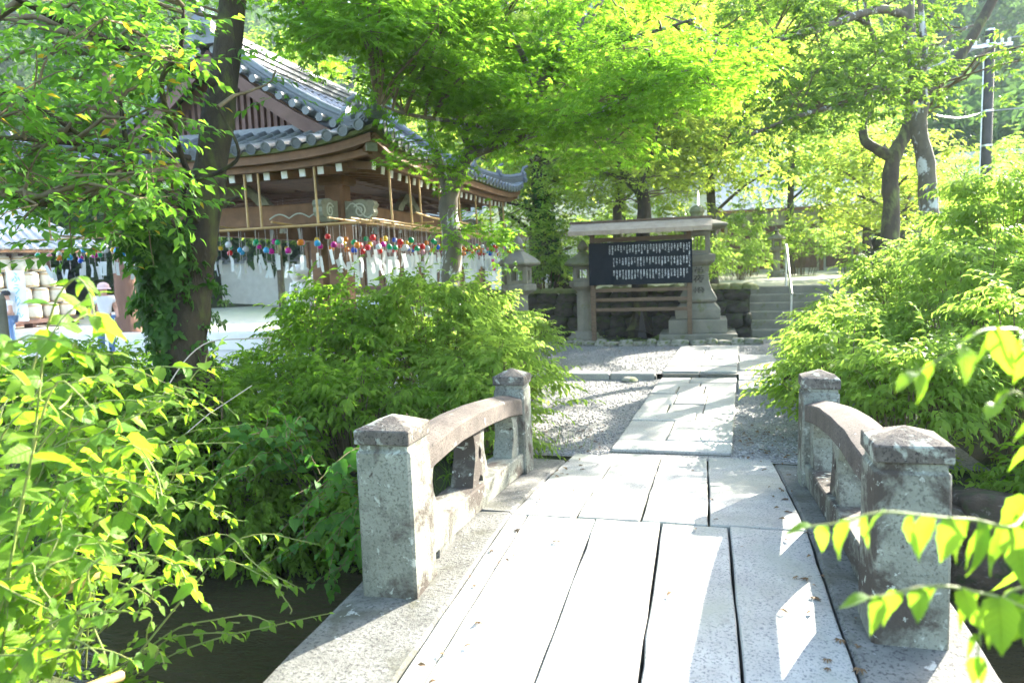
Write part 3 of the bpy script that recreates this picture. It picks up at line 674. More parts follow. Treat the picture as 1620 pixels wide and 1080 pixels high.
# border stones between gravel and planting
r = random.Random(8); rk = []
for i in range(5):
    me = rock_tmpl(40+i); me.materials.append(MT['rock']); rk.append(me)
x = -2.75; i = 0
names = ['flat pale', 'small mossy', 'rounded grey', 'long low', 'light speckled', 'squat brown', 'pointed', 'broad grey']
while x < .75:
    w = r.uniform(.16, .36); y = 13.98+.12*math.sin(x*1.4)+r.uniform(-.04, .04)
    o = link('border_stone', rk[i % 5], None, None, Matrix.Translation((x+w/2, y, .1)) @ Matrix.Rotation(r.uniform(-.5, .5), 4, 'Z') @ Matrix.Diagonal((w*1.1, .2*r.uniform(.8, 1.3), .16*r.uniform(.7, 1.4), 1)))
    tag(o, 'low border stone, %s from the left along the gravel edge before the notice board' % ORD[i], 'stone', 'border stones along the gravel edge'); x += w*1.02; i += 1
pl = MB().box(-2.9, .75, 14.05, 15.45, -.05, .09); tag(pl.build('planting_bed', MT['soil'], cuts=.4, jit=.03), kind='structure')
# stone steps
st = empty('stone_stairs', (2.1, 15.6, 0), 'broad flight of six grey stone steps up to the terrace', 'stairs')
for i in range(6):
    MB().box(.93, 3.28, 15.15+.3*i, 15.15+.3*(i+1)+.03 if i < 5 else 17.4, .07+.165*i-.1, .07+.165*(i+1)).build('step', MT['stone'], st, bevel=.015, jit=.006, seed=i)
hr = empty('handrail', (1.72, 15.3, 0), 'plain steel handrail standing on the stone steps', 'handrail')
MB().tube([(1.68, 15.1, .07), (1.68, 15.1, .98)], .022, 8).build('upright', MT['steel'], hr, smooth=60)
MB().tube([(1.75, 16.75, 1.05), (1.75, 16.75, 1.95)], .022, 8).build('upright', MT['steel'], hr, smooth=60)
MB().tube([(1.68, 15.0, .95), (1.68, 15.1, .99), (1.75, 16.75, 1.94), (1.75, 16.95, 1.96)], .026, 8).build('rail', MT['steel'], hr, smooth=60)

# ================================================================== PAVILION
PCX, PCY, PW, PL = -6.395, 11.375, 2.715, 3.555
PX0, PX1, PY0, PY1 = PCX-PW, PCX+PW, PCY-PL, PCY+PL
EZ = 3.20                                            # roof surface at the eave middle
def rprof(d): return .299*d+.1006*d*d
def lift(x, y): return .24*abs((x-PCX)/PW)**4*abs((y-PCY)/PL)**7
GY = .66                                             # verge of the upper gable roof, from the end eave
def roofz(x, y, part):
    dx = PW-abs(x-PCX); dy = PL-abs(y-PCY)
    z = rprof(dx) if part == 'main' else rprof(dy)
    return EZ+z+lift(x, y)
pav = empty('pavilion', (PCX, PCY, 0), 'open wooden pavilion with grey tiled hip and gable roof, hung with wind chimes', 'pavilion')
# columns on stone bases
for cx in (-7.93, -4.86):
    for cyy in (9.0, 13.75):
        c = MB().box(cx-.135, cx+.135, cyy-.135, cyy+.135, .18, 3.0).build('column', MT['wood'], pav, bevel=.025)
        MB().lathe((cx, cyy, 0), [(.27, 0), (.27, .12), (.22, .2)], 4, True).build('column_base', MT['stone'], c, bevel=.02)
        MB().box(cx-.2, cx+.2, cyy-.2, cyy+.2, 2.86, 3.0).build('bracket_block', MT['wood'], c, bevel=.03)
# head beams with carved cloud noses
def cloud(s):
    pts = [(0, -.13), (.1, -.14), (.17, -.12), (.22, -.155), (.3, -.14), (.345, -.09), (.39, -.085), (.43, -.03), (.415, .03), (.445, .07), (.42, .12), (.35, .14), (.3, .125), (.25, .155), (.17, .145), (.1, .13), (0, .14)]
    return [(a*s, b) for a, b in pts]
def scroll(turns, r0, r1, n=22): return [(math.cos(-t*turns*2*math.pi/n+2.6)*(r0+(r1-r0)*t/n), math.sin(-t*turns*2*math.pi/n+2.6)*(r0+(r1-r0)*t/n)) for t in range(n+1)]
BZ = 2.505
for cyy in (9.0, 13.75):
    b = MB().box(-7.8, -4.99, cyy-.07, cyy+.07, BZ-.145, BZ+.145).build('head_beam', MT['wood'], pav, bevel=.012)
    for sx, cx in ((1, -4.725), (-1, -8.065)):
        me = prism(cloud(1), [], (cx, cyy, BZ), (sx, 0, 0), (0, 0, 1), .13); me.materials.append(MT['palegreen']); nb = link('beam_nose', me, b)
        for face in (-1, 1):
            sc_ = [(cx+sx*(.22+p[0]), cyy+face*.068, BZ+p[1]) for p in scroll(1.6, .1, .02)]
            MB().tube(sc_, .012, 5).build('scroll', MT['scroll'], b)
            MB().tube([(cx+sx*u, cyy+face*.068, BZ+.1*math.sin(u*14)) for u in np.linspace(.02, .4, 12)], .011, 5).build('scroll', MT['scroll'], b)
for cx in (-7.93, -4.86):
    b = MB().box(cx-.07, cx+.07, 9.13, 13.62, BZ-.147, BZ+.143).build('head_beam', MT['wood'], pav, bevel=.012)
    for sy, cyy in ((-1, 8.865), (1, 13.885)):
        me = prism(cloud(1), [], (cx, cyy, BZ), (0, sy, 0), (0, 0, 1), .13); me.materials.append(MT['palegreen']); link('beam_nose', me, b)
        for face in (-1, 1):
            MB().tube([(cx+face*.068, cyy+sy*(.22+p[0]), BZ+p[1]) for p in scroll(1.6, .1, .02)], .012, 5).build('scroll', MT['scroll'], b)
# pale scroll lines painted on the front beam beside the corner
for q0, q1 in ((-5.9, -5.1),):
    MB().tube([(q0+(q1-q0)*t, 8.925, BZ-.05+.06*abs(math.sin(t*8))) for t in np.linspace(0, 1, 24)], .01, 5).build('scroll', MT['scroll'], pav)
# wall plates under the rafters, tie beams and ceiling lattice
for cyy in (9.0, 13.75): MB().box(-8.6, -4.2, cyy-.09, cyy+.09, 2.98, 3.15).build('wall_plate', MT['wood'], pav, bevel=.01)
for cx in (-7.93, -4.86): MB().box(cx-.09, cx+.09, 8.3, 14.4, 2.982, 3.148).build('wall_plate', MT['wood'], pav, bevel=.01)
for k in range(9): MB().tube([(-7.8, 9.3+.52*k, 2.82), (-5.0, 9.3+.52*k, 2.82)], .018, 6).build('ceiling_lath', MT['woodred'], pav)
for k in range(6): MB().tube([(-7.6+.5*k, 9.15, 2.85), (-7.6+.5*k, 13.6, 2.85)], .018, 6).build('ceiling_lath', MT['woodred'], pav)
for k in range(4): MB().tube([(-7.8, 9.1+.05*k, 2.68+.045*k), (-5.0, 9.1+.05*k, 2.7+.045*k)], .012, 6).build('ceiling_lath', MT['woodred'], pav)
for k in range(4): MB().tube([(-5.0+.03*k, 9.15, 2.68+.045*k), (-5.0+.03*k, 13.6, 2.7+.045*k)], .012, 6).build('ceiling_lath', MT['woodred'], pav)
# carved frog-leg struts above the beams
for (cx, cyy, ax) in ((-6.4, 9.0, (1,0,0)), (-4.86, 11.4, (0,1,0))):
    me = prism([(-.5, 0), (-.42, .1), (-.25, .2), (-.12, .3), (.12, .3), (.25, .2), (.42, .1), (.5, 0), (.3, 0), (.18, .12), (0, .16), (-.18, .12), (-.3, 0)], [], (cx, cyy, 2.66), ax, (0,0,1), .1)
    me.materials.append(MT['palegreen']); link('strut', me, pav)

# roof sheets
def roof_sheet(name, mat, f, us, vs_, parent, dz=0):
    V = []; F = []
    for u in us:
        for v in vs_: V.append(f(u, v))
    n = len(vs_)
    for i in range(len(us)-1):
        for j in range(n-1): F.append((i*n+j, (i+1)*n+j, (i+1)*n+j+1, i*n+j+1))
    return link(name, npmesh(name, V, F, mat, False), parent)
LN = np.linspace
for s in (-1, 1):       # main slopes: from hip/verge to the ridge
    def fm(u, v, s=s):
        d = v*PW; y0 = PY0+(d if d < GY else GY) ; y1 = PY1-(d if d < GY else GY)
        x = PCX+s*(PW-d); y = y0+(y1-y0)*u; return (x, y, roofz(x, y, 'main'))
    roof_sheet('roof_slope', MT['pan'], fm, LN(0, 1, 40), LN(0, 1, 22), pav)
for s in (-1, 1):       # skirts under the gables
    def fs(u, v, s=s):
        d = v*1.02; xa = PX0+d; xb = PX1-d; y = PCY+s*(PL-d); x = xa+(xb-xa)*u; return (x, y, roofz(x, y, 'skirt'))
    roof_sheet('roof_skirt', MT['pan'], fs, LN(0, 1, 34), LN(0, 1, 6), pav)
# soffit boards (under the rafters' upper face)
def soff(u, v):
    x = PX0+.05+(2*PW-.1)*u; y = PY0+.05+(2*PL-.1)*v; d = min(PW-abs(x-PCX), PL-abs(y-PCY)); return (x, y, EZ-.13+.12*min(d, 1.4)+lift(x, y))
roof_sheet('soffit', MT['wood'], soff, LN(0, 1, 36), LN(0, 1, 44), pav)
# eave fascias: thick curved boards and a thin mossy edge under the tiles
def eave_pts(side, inset, dz, n=24, ext=0):
    out = []
    for i in range(n+1):
        t = i/n
        if side == 'front': x = PX0+inset+(2*PW-2*inset)*t; y = PY0+inset
        elif side == 'back': x = PX0+inset+(2*PW-2*inset)*t; y = PY1-inset
        elif side == 'right': x = PX1-inset; y = PY0+inset+(2*PL-2*inset)*t
        else: x = PX0+inset; y = PY0+inset+(2*PL-2*inset)*t
        out.append((x, y, EZ+lift(x, y)+dz))
    return out
def sweep_rect(pts, w, h):
    mb = MB()
    for i in range(len(pts)):
        p = Vector(pts[i]); d = (Vector(pts[min(i+1, len(pts)-1)])-Vector(pts[max(i-1, 0)])); d.z = 0; d.normalize(); s = Vector((d.y, -d.x, 0))*w/2
        mb.v += [tuple(p-s+Vector((0,0,-h/2))), tuple(p+s+Vector((0,0,-h/2))), tuple(p+s+Vector((0,0,h/2))), tuple(p-s+Vector((0,0,h/2)))]
    for i in range(len(pts)-1):
        for k in range(4): a = i*4+k; b = i*4+(k+1) % 4; mb.f.append((a, b, b+4, a+4))
    n = len(pts)-1; mb.f += [(3,2,1,0), (n*4, n*4+1, n*4+2, n*4+3)]; return mb
for side in ('front', 'right', 'back', 'left'):
    sweep_rect(eave_pts(side, .05, -.035), .1, .05).build('mossy_eave_edge', MT['moss'], pav)
    sweep_rect(eave_pts(side, .1, -.11), .09, .1).build('fascia', MT['wood'], pav)
    sweep_rect(eave_pts(side, .2, -.2), .08, .08).build('fascia', MT['wood'], pav)
# rafters with white ends
def rafter(x, y, dx, dy):
    z = EZ+lift(x, y)-.285
    a = Vector((x, y, z)); b = Vector((x-dx*1.25, y-dy*1.25, z+.16))
    rf = MB().beam(a, b, .075, .09).build('rafter', MT['wood'], pav)
    e = MB(); e.beam(a+Vector((dx, dy, -.13)).normalized()*.004, a+Vector((dx, dy, -.13)).normalized()*-.012, .079, .094); e.build('end_cap', MT['white'], rf)
x = PX0+.45
while x < PX1-.4:
    for yy, s in ((PY0+.26, -1), (PY1-.26, 1)): rafter(x, yy, 0, s)
    x += .255
y = PY0+.45
while y < PY1-.4:
    for xx, s in ((PX1-.26, 1), (PX0+.26, -1)): rafter(xx, y, s, 0)
    y += .255
for sx in (-1, 1):
    for sy in (-1, 1):
        a = Vector((PCX+sx*(PW-.12), PCY+sy*(PL-.12), EZ+.24-.25)); b = Vector((PCX+sx*1.53, PCY+sy*2.37, 3.2))
        h = MB().beam(a, b, .13, .17).build('hip_rafter', MT['wood'], pav); d = (b-a).normalized()
        MB().beam(a-d*.006, a+d*.03, .136, .176).build('end_cap', MT['palegreen'], h)
# cover tiles --------------------------------------------------------
def tile_mesh(R0=.062, R1=.05, L=.29, n=6):
    mb = MB()
    for (yy, R) in ((0, R0), (L, R1)):
        for k in range(n+1): a = math.pi*k/n; mb.v.append((math.cos(a)*R, yy, math.sin(a)*R*1.05)); 
    mb.f = [(k, k+1, n+2+k, n+1+k) for k in range(n)]+[tuple(range(n, -1, -1))]
    me = mb.mesh('cover_tile', MT['tile'], smooth=50); return me
TILE = tile_mesh()
def end_mesh():
    mb = MB(); mb.lathe((0,0,0), [(.07, -.0), (.07, .03), (.055, .03), (.05, .02), (.0, .02)], 12)
    mb.v = [(v[0], -v[2]+.0, v[1]+.005) for v in mb.v]; return mb.mesh('end_tile', MT['tile'], smooth=40)
ENDT = end_mesh()
def place(me, name, p, d, parent):
    d = Vector(d).normalized(); X = d.cross(Vector((0,0,1))).normalized(); Z = X.cross(d)
    return link(name, me, parent, None, M4(p, X, d, Z))
restV = MB(); SP = .205; CL = .25
tile_v = np.array([v.co for v in TILE.vertices]); tile_f = [tuple(p.vertices) for p in TILE.polygons]
def row(p_of_d, d0, d1, keep):
    """tiles from the eave d0 up to d1; the first `keep` are single objects"""
    d = d0; k = 0
    while d < d1-.06:
        a = Vector(p_of_d(d)); b = Vector(p_of_d(min(d+CL, d1+.05))); dr = (b-a).normalized(); a = a+Vector((0,0,.012))
        if k < keep: place(TILE, 'cover_tile', a, dr, pav)
        else:
            X = dr.cross(Vector((0,0,1))).normalized(); Z = X.cross(dr); m = M4(a, X, dr, Z); restV.add([m @ Vector(v) for v in tile_v], tile_f)
        if k == 0: place(ENDT, 'end_tile', a-dr*.003, dr, pav)
        d += CL; k += 1
nx = int(2*PW/SP)
for i in range(1, nx):
    x = PX0+i*(2*PW)/nx; dmax = min(1.0, PW-abs(x-PCX))
    row(lambda d, x=x: (x, PY0+d, roofz(x, PY0+d, 'skirt')), 0, dmax, 4)
    row(lambda d, x=x: (x, PY1-d, roofz(x, PY1-d, 'skirt')), 0, dmax, 0)
ny = int(2*PL/SP)
for i in range(1, ny):
    y = PY0+i*(2*PL)/ny; dy = PL-abs(y-PCY); dmax = dy if dy < GY else PW-.12
    row(lambda d, y=y: (PX1-d, y, roofz(PX1-d, y, 'main')), 0, dmax, 4 if y < PCY+1 else 1)
    row(lambda d, y=y: (PX0+d, y, roofz(PX0+d, y, 'main')), 0, dmax, 0)
ro = restV.build('upper_cover_tile', MT['tile'], pav); ro['kind'] = 'stuff'
# ridges: stacked courses with a round cap, along a polyline
def ridge(pts, w, h, name, par=pav):
    pts = [Vector(p) for p in smoothline(pts, 4)]
    o = sweep_rect([tuple(p+Vector((0,0,h/2-.02))) for p in pts], w*.8, h).build(name, MT['tile'], par)
    for k in range(3): sweep_rect([tuple(p+Vector((0,0,h*(k+.6)/3))) for p in pts], w, h*.12).build('course', MT['tile'], o)
    MB().tube([p+Vector((0,0,h+.02)) for p in pts], w*.33, 8).build('cap_tile', MT['tile'], o, smooth=60); return o
def onigawara(p, d, s, par):
    """ridge-end ogre tile: shouldered plate with a round boss and horn"""
    d = Vector((d[0], d[1], 0)).normalized(); X = Vector((-d.y, d.x, 0))
    me = prism([(-.2,0), (-.24,.1), (-.16,.16), (-.18,.28), (-.1,.36), (0,.42), (.1,.36), (.18,.28), (.16,.16), (.24,.1), (.2,0)], [], Vector(p), X*s, Vector((0,0,s)), .09*s); me.materials.append(MT['tile'])
    o = link('ridge_end_tile', me, par)
    MB().tube([Vector(p)+Vector((0,0,.2*s)), Vector(p)+d*.12*s+Vector((0,0,.2*s))], [.1*s, .07*s], 10).build('boss', MT['tile'], o, smooth=50)
    MB().tube([Vector(p)+Vector((0,0,.38*s)), Vector(p)+d*.05*s+Vector((0,0,.5*s)), Vector(p)+d*.2*s+Vector((0,0,.56*s))], [.06*s, .06*s, .05*s], 8).build('horn', MT['tile'], o, smooth=50); return o
RZ = EZ+rprof(PW)
rdg = ridge([(PCX, PY0+GY-.02, RZ), (PCX, PCY, RZ-.03), (PCX, PY1-GY+.02, RZ)], .26, .24, 'main_ridge')
onigawara((PCX, PY0+GY-.06, RZ-.02), (0, -1), 1.0, rdg); onigawara((PCX, PY1-GY+.06, RZ-.02), (0, 1), 1.0, rdg)
for sx in (-1, 1):
    for sy in (-1, 1):
        yv = PCY+sy*(PL-GY-.22); pts = []
        for d in LN(PW-.05, .85, 6): x = PCX+sx*(PW-d); pts.append((x, yv, roofz(x, yv, 'main')))
        q = ridge(pts, .2, .16, 'descending_ridge'); onigawara((pts[-1][0]+sx*.05, yv, pts[-1][2]+.0), (sx, 0), .75, q)
        pts = []
        for d in LN(1.0, .03, 6): x = PCX+sx*(PW-d); yy = PCY+sy*(PL-d); pts.append((x, yy, EZ+rprof(d)+lift(x, yy)+.02))
        q = ridge(pts, .19, .13, 'corner_ridge'); onigawara((pts[-1][0]+sx*.02, pts[-1][1]+sy*.02, pts[-1][2]), (sx, sy), .62, q)
        pe = pts[-3]; onigawara((pe[0], pe[1], pe[2]+.12), (sx, sy), .5, q)
# gables: bargeboards, verge tiles, lattice
for sy in (-1, 1):
    yb = PCY+sy*(PL-GY-.05); yw = PCY+sy*(PL-1.0)
    g = MB(); xs = LN(-1.72, 1.72, 23)
    top = lambda x: EZ+rprof(PW-abs(x))-.06
    V = [(PCX+x, yw, EZ+rprof(1.0)-.05) for x in xs]+[(PCX+x, yw, max(EZ+rprof(1.0)-.04, top(x))) for x in xs]
    g.add(V, [(i, i+1, i+24, i+23) for i in range(22)]); gp = g.build('gable_panel', MT['wood'], pav)
    for k in range(25):
        x = -1.2+2.4*k/24; h1 = top(x)-.2
        if h1 > EZ+rprof(1.0)+.1: MB().box(PCX+x-.025, PCX+x+.025, min(yw, yw+sy*.06), max(yw, yw+sy*.06), EZ+rprof(1.0), h1).build('lattice_slat', MT['woodred'], gp)
    MB().box(PCX-1.75, PCX+1.75, yw+sy*.05-.05, yw+sy*.05+.05, EZ+rprof(1.0)-.04, EZ+rprof(1.0)+.07).build('gable_sill', MT['tile'], gp)
    for sx in (-1, 1):
        b = MB(); m_ = 12
        for i in range(m_+1):
            d = .82+(PW-.82)*i/m_; x = PCX+sx*(PW-d); z = EZ+rprof(d)-.06; wd = .17+.05*(1-i/m_)
            b.v += [(x, yb-.03, z), (x, yb+.03, z), (x, yb+.03, z-wd), (x, yb-.03, z-wd)]
        for i in range(m_):
            for k in range(4): a = i*4+k; c2 = i*4+(k+1) % 4; b.f.append((a, c2, c2+4, a+4))
        b.build('bargeboard', MT['woodred'], gp)
        bt = MB()
        for d in LN(.9, PW-.12, 10):
            x = PCX+sx*(PW-d); z = EZ+rprof(d)+.03; vt = MB().tube([(x, yb+sy*.07, z), (x, yb-sy*.2, z+.02)], .055, 8).build('verge_tile', MT['tile'], gp, smooth=40)
    me = prism([(-.06, .1), (.06, .1), (.1, -.02), (.16, -.1), (.06, -.14), (0, -.26), (-.06, -.14), (-.16, -.1), (-.1, -.02)], [], (PCX, yb+sy*.05, RZ-.22), (1,0,0), (0,0,1), .05); me.materials.append(MT['woodred']); link('gable_pendant', me, gp)

# bamboo frame hung from the eaves
bz = 2.28
bamboo = empty('bamboo_frame', (-4.6, 8.4, bz), 'bamboo pole frame hung under the pavilion eaves to carry wind chimes', 'bamboo frame')
ROWS_F = (8.02, 8.3, 8.6); ROWS_R = (-3.86, -4.14, -4.44)
def bam(a, b, r=.014): MB().tube([a, tuple((a[i]+b[i])/2+(0, 0, -.015)[i] for i in range(3)), b], r, 7).build('bamboo_pole', MT['bamboo'], bamboo, smooth=60)
for k, y in enumerate(ROWS_F): bam((-9.2, y, bz+.015*k), (-4.05, y, bz+.02*k))
for k, x in enumerate(ROWS_R): bam((x, 7.95, bz+.03+.02*k), (x, 14.7, bz+.015*k))
for x in (-8.7, -7.4, -6.1, -5.2): bam((x, 7.9, bz+.05), (x, 8.9, bz+.05))
for y in (9.6, 10.8, 12.0, 13.2): bam((-3.7, y, bz+.07), (-4.75, y, bz+.07))
for x in (-8.8, -8.0, -7.2, -6.35, -5.62, -5.42, -4.62): bam((x, 8.02, bz), (x-.03, 8.05, 3.04), .016)
for y in (8.6, 9.25, 9.6, 10.4, 11.3, 12.2, 13.1, 14.0): bam((-3.88, y, bz), (-3.9, y, 3.02), .016)
for y in (10.2, 11.2): bam((-3.72, y-1.2, bz+.16), (-3.72, y, bz+.12), .016)
# wind chimes: string, glass globe, clapper and paper strip
GC = {'red': (.75, .03, .03), 'blue': (.03, .12, .7), 'green': (.02, .4, .15), 'orange': (.85, .25, .02), 'yellow': (.85, .55, .03), 'magenta': (.6, .02, .3), 'clear': (.75, .78, .78), 'sky blue': (.06, .42, .75), 'pink': (.8, .3, .35)}
GM = {k: glass('glass_'+k.replace(' ', '_'), v) for k, v in GC.items()}
def chime_meshes():
    g = MB().lathe((0,0,0), [(.012, .0), (.03, -.006), (.046, -.03), (.049, -.052), (.043, -.078), (.03, -.09), (.026, -.09), (.034, -.07)], 12)
    GLB = {k: g.mesh('globe', GM[k], smooth=60) for k in GC}
    s = MB().tube([(0,0,0), (0,0,-.16)], .0022, 4).mesh('string', MT['string'])
    c = MB().tube([(0,0,-.02), (0,0,-.2)], .0022, 4).mesh('clapper', MT['string'])
    pp = []
    for i in range(4):
        m = MB(); a = (.006, -.01, .014, -.004)[i]; n = 4
        for k in range(n+1): m.v += [(-.024, a*math.sin(k*1.1), -.2-.19*k/n), (.024, a*math.sin(k*1.1), -.2-.19*k/n)]
        for k in range(n): m.f.append((2*k, 2*k+1, 2*k+3, 2*k+2))
        pp.append(m.mesh('paper_strip', MT['pinkpaper' if False else 'paper']))
    m = MB(); 
    for k in range(5): m.v += [(-.03, .01*k, -.2-.21*k/4), (.03, .01*k, -.2-.21*k/4)]
    for k in range(4): m.f.append((2*k, 2*k+1, 2*k+3, 2*k+2))
    return GLB, s, c, pp, m.mesh('paper_strip', MT['pinkpaper'])
GLB, CSTR, CCLP, CPAP, CPINK = chime_meshes()
rc = random.Random(21); keys = list(GC); cnt = {}
def chime(x, y, z, color, where, L=.16, pink=False):
    k_ = (color, where); cnt[k_] = cnt.get(k_, 0)+1
    root = empty('wind_chime', (x, y, z), f'{color} glass wind chime {where}'.replace('#', ORD[cnt[k_]-1]), 'wind chime', 'glass wind chimes hung from the bamboo frame', rc.uniform(-.6, .6))
    base = Matrix.Translation((x, y, z)) @ Matrix.Rotation(root.rotation_euler.z, 4, 'Z')
    link('string', CSTR, root, None, base @ Matrix.Diagonal((1, 1, L/.16, 1)))
    gm = base @ Matrix.Translation((0, 0, -L)); sc_ = Matrix.Scale(rc.uniform(.7, .9), 4)
    link('globe', GLB[color], root, None, gm @ sc_); link('clapper', CCLP, root, None, gm)
    sw = Matrix.Rotation(rc.gauss(0, .16), 4, 'X') @ Matrix.Rotation(rc.gauss(0, .12), 4, 'Y')
    link('paper_strip', CPINK if pink else rc.choice(CPAP), root, None, gm @ sw @ Matrix.Rotation(rc.uniform(-1.2, 1.2), 4, 'Z'))
for k, y in enumerate(ROWS_F):
    x = -9.05+.07*k
    while x < -4.1:
        chime(x, y, bz-.012, rc.choice(keys), '# of its colour from the left, %s row, gable-end eave' % ('outer', 'middle', 'inner')[k], rc.uniform(.1, .26)); x += rc.uniform(.14, .26)
for k, x in enumerate(ROWS_R):
    y = 8.1+.06*k; i = 0
    while y < 14.6:
        chime(x, y, bz-.0, rc.choice(keys+['red', 'orange', 'red']), '# of its colour from the corner, %s row, right eave' % ('outer', 'middle', 'inner')[k], rc.uniform(.12, .3)); y += rc.uniform(.13, .24)
chime(-3.74, 12.6, bz-.05, 'red', 'with a bright pink strip under the right eave', .2, True)
for i in range(14):
    chime(rc.uniform(-7.6, -5.1), rc.uniform(9.3, 12), 2.8, rc.choice(['red', 'blue', 'sky blue', 'green', 'clear']), '# of its colour on the ceiling laths inside the pavilion', rc.uniform(.06, .14))

# ================================================================== NOTICE BOARD
nb = empty('notice_board', (-1.21, 14.35, .05), 'roofed wooden notice board with black panel of white vertical writing', 'notice board')
SY = 14.35
def sb(name, x0, x1, y0, y1, z0, z1, mat, par=nb, bev=.004): return MB().box(x0, x1, y0, y1, z0, z1).build(name, mat, par, bevel=bev)
for x in (-2.16, -.27): sb('post', x-.045, x+.045, SY-.045, SY+.045, .05, 2.3, MT['signwood'])
for z in (1.14, .95, .75): sb('rail', -2.115, -.315, SY-.02, SY+.02, z-.035, z+.035, MT['signwood'])
sb('head_rail', -2.115, -.315, SY-.03, SY+.03, 2.1, 2.19, MT['signwood'])
# roof: two thin sloping boards on short rafters
rf = MB(); rf.add([(-2.58, SY-.38, 2.28), (.16, SY-.38, 2.28), (.16, SY, 2.46), (-2.58, SY, 2.46), (-2.58, SY-.38, 2.31), (.16, SY-.38, 2.31), (.16, SY, 2.50), (-2.58, SY, 2.50)], [(0,3,2,1),(4,5,6,7),(0,1,5,4),(1,2,6,5),(2,3,7,6),(3,0,4,7)])
rboard = rf.build('roof_board', MT['signroof'], nb)
rf = MB(); rf.add([(-2.58, SY+.38, 2.28), (.16, SY+.38, 2.28), (.16, SY+.002, 2.46), (-2.58, SY+.002, 2.46), (-2.58, SY+.38, 2.31), (.16, SY+.38, 2.31), (.16, SY+.002, 2.50), (-2.58, SY+.002, 2.50)], [(0,1,2,3),(7,6,5,4),(4,5,1,0),(5,6,2,1),(6,7,3,2),(7,4,0,3)])
rf.build('roof_board', MT['signroof'], nb)
sb('ridge_board', -2.6, .18, SY-.05, SY+.05, 2.485, 2.53, MT['signwood'])
for i in range(8): sb('fascia_board', -2.58+.3425*i+.003, -2.58+.3425*(i+1)-.003, SY-.41, SY-.385, 2.235+(i % 2)*.004, 2.325, MT['signroof'], bev=.003)
for x in (-2.16, -.27): MB().beam((x, SY-.36, 2.24), (x, SY, 2.4), .05, .05).build('roof_bracket', MT['signwood'], nb)
bd = sb('panel', -2.2, -.23, SY-.09, SY-.05, 1.27, 2.07, MT['board'])
for z in (1.575, 1.815): sb('panel_batten', -2.18, -.25, SY-.1, SY-.09, z-.012, z+.012, MT['board'], bd, .002)
for (a, b, c, d) in ((-2.2, -.23, 1.25, 1.285), (-2.2, -.23, 2.055, 2.09), (-2.22, -2.185, 1.25, 2.09), (-.245, -.21, 1.25, 2.09)): sb('panel_frame', a, b, SY-.105, SY-.05, c, d, MT['board'], bd, .003)
# lettering
def glyph(ch, cache={}):
    if ch not in cache:
        cu = bpy.data.curves.new('glyph', 'FONT'); cu.body = ch; cu.size = 1; cu.resolution_u = 1; cu.align_x = 'CENTER'; cu.align_y = 'CENTER'
        o = bpy.data.objects.new('glyph', cu); COL.objects.link(o); dg = bpy.context.evaluated_depsgraph_get(); me = bpy.data.meshes.new_from_object(o.evaluated_get(dg))
        v = np.array([p.co for p in me.vertices]) if len(me.vertices) else np.zeros((0, 3)); f = [tuple(p.vertices) for p in me.polygons]
        bpy.data.objects.remove(o); bpy.data.curves.remove(cu); bpy.data.meshes.remove(me); cache[ch] = (v, f)
    return cache[ch]
CH = '山川水月花木春秋日光風雲心道神代国土人生年世千万大小上下青天海空里原石田松竹梅森泉朝夜星雪雨静清美幸永平和'+'のにはをとがてしくりあいうえおきけさすせたつなひふへほまみむめもやゆよらるれろわ'
rg = random.Random(77)
def writing(mb, x, z, n, size, chars=None):
    for k in range(n):
        v, f = glyph(chars[k] if chars else rg.choice(CH)); 
        if len(v): mb.add([(x+p[0]*size, SY-.0925, z-k*size*.98+p[1]*size) for p in v], f)
for zt, x0, ncol in ((2.04, -1.8, 27), (1.795, -1.72, 25), (1.55, -1.72, 25)):
    w = MB()
    for c in range(ncol): writing(w, -.31-(-.31-x0)*c/(ncol-1)+0*.0, zt-.03+rg.uniform(-.006, .004), rg.choice([3, 4, 4, 5, 5]), .037)
    w.build('lettering', MT['chalk'], bd)
w = MB(); writing(w, -.262, 2.02, 16, .03); 
w.v = [(v[0], v[1]-.014, v[2]) for v in w.v]; w.build('title_lettering', MT['chalk'], bd)

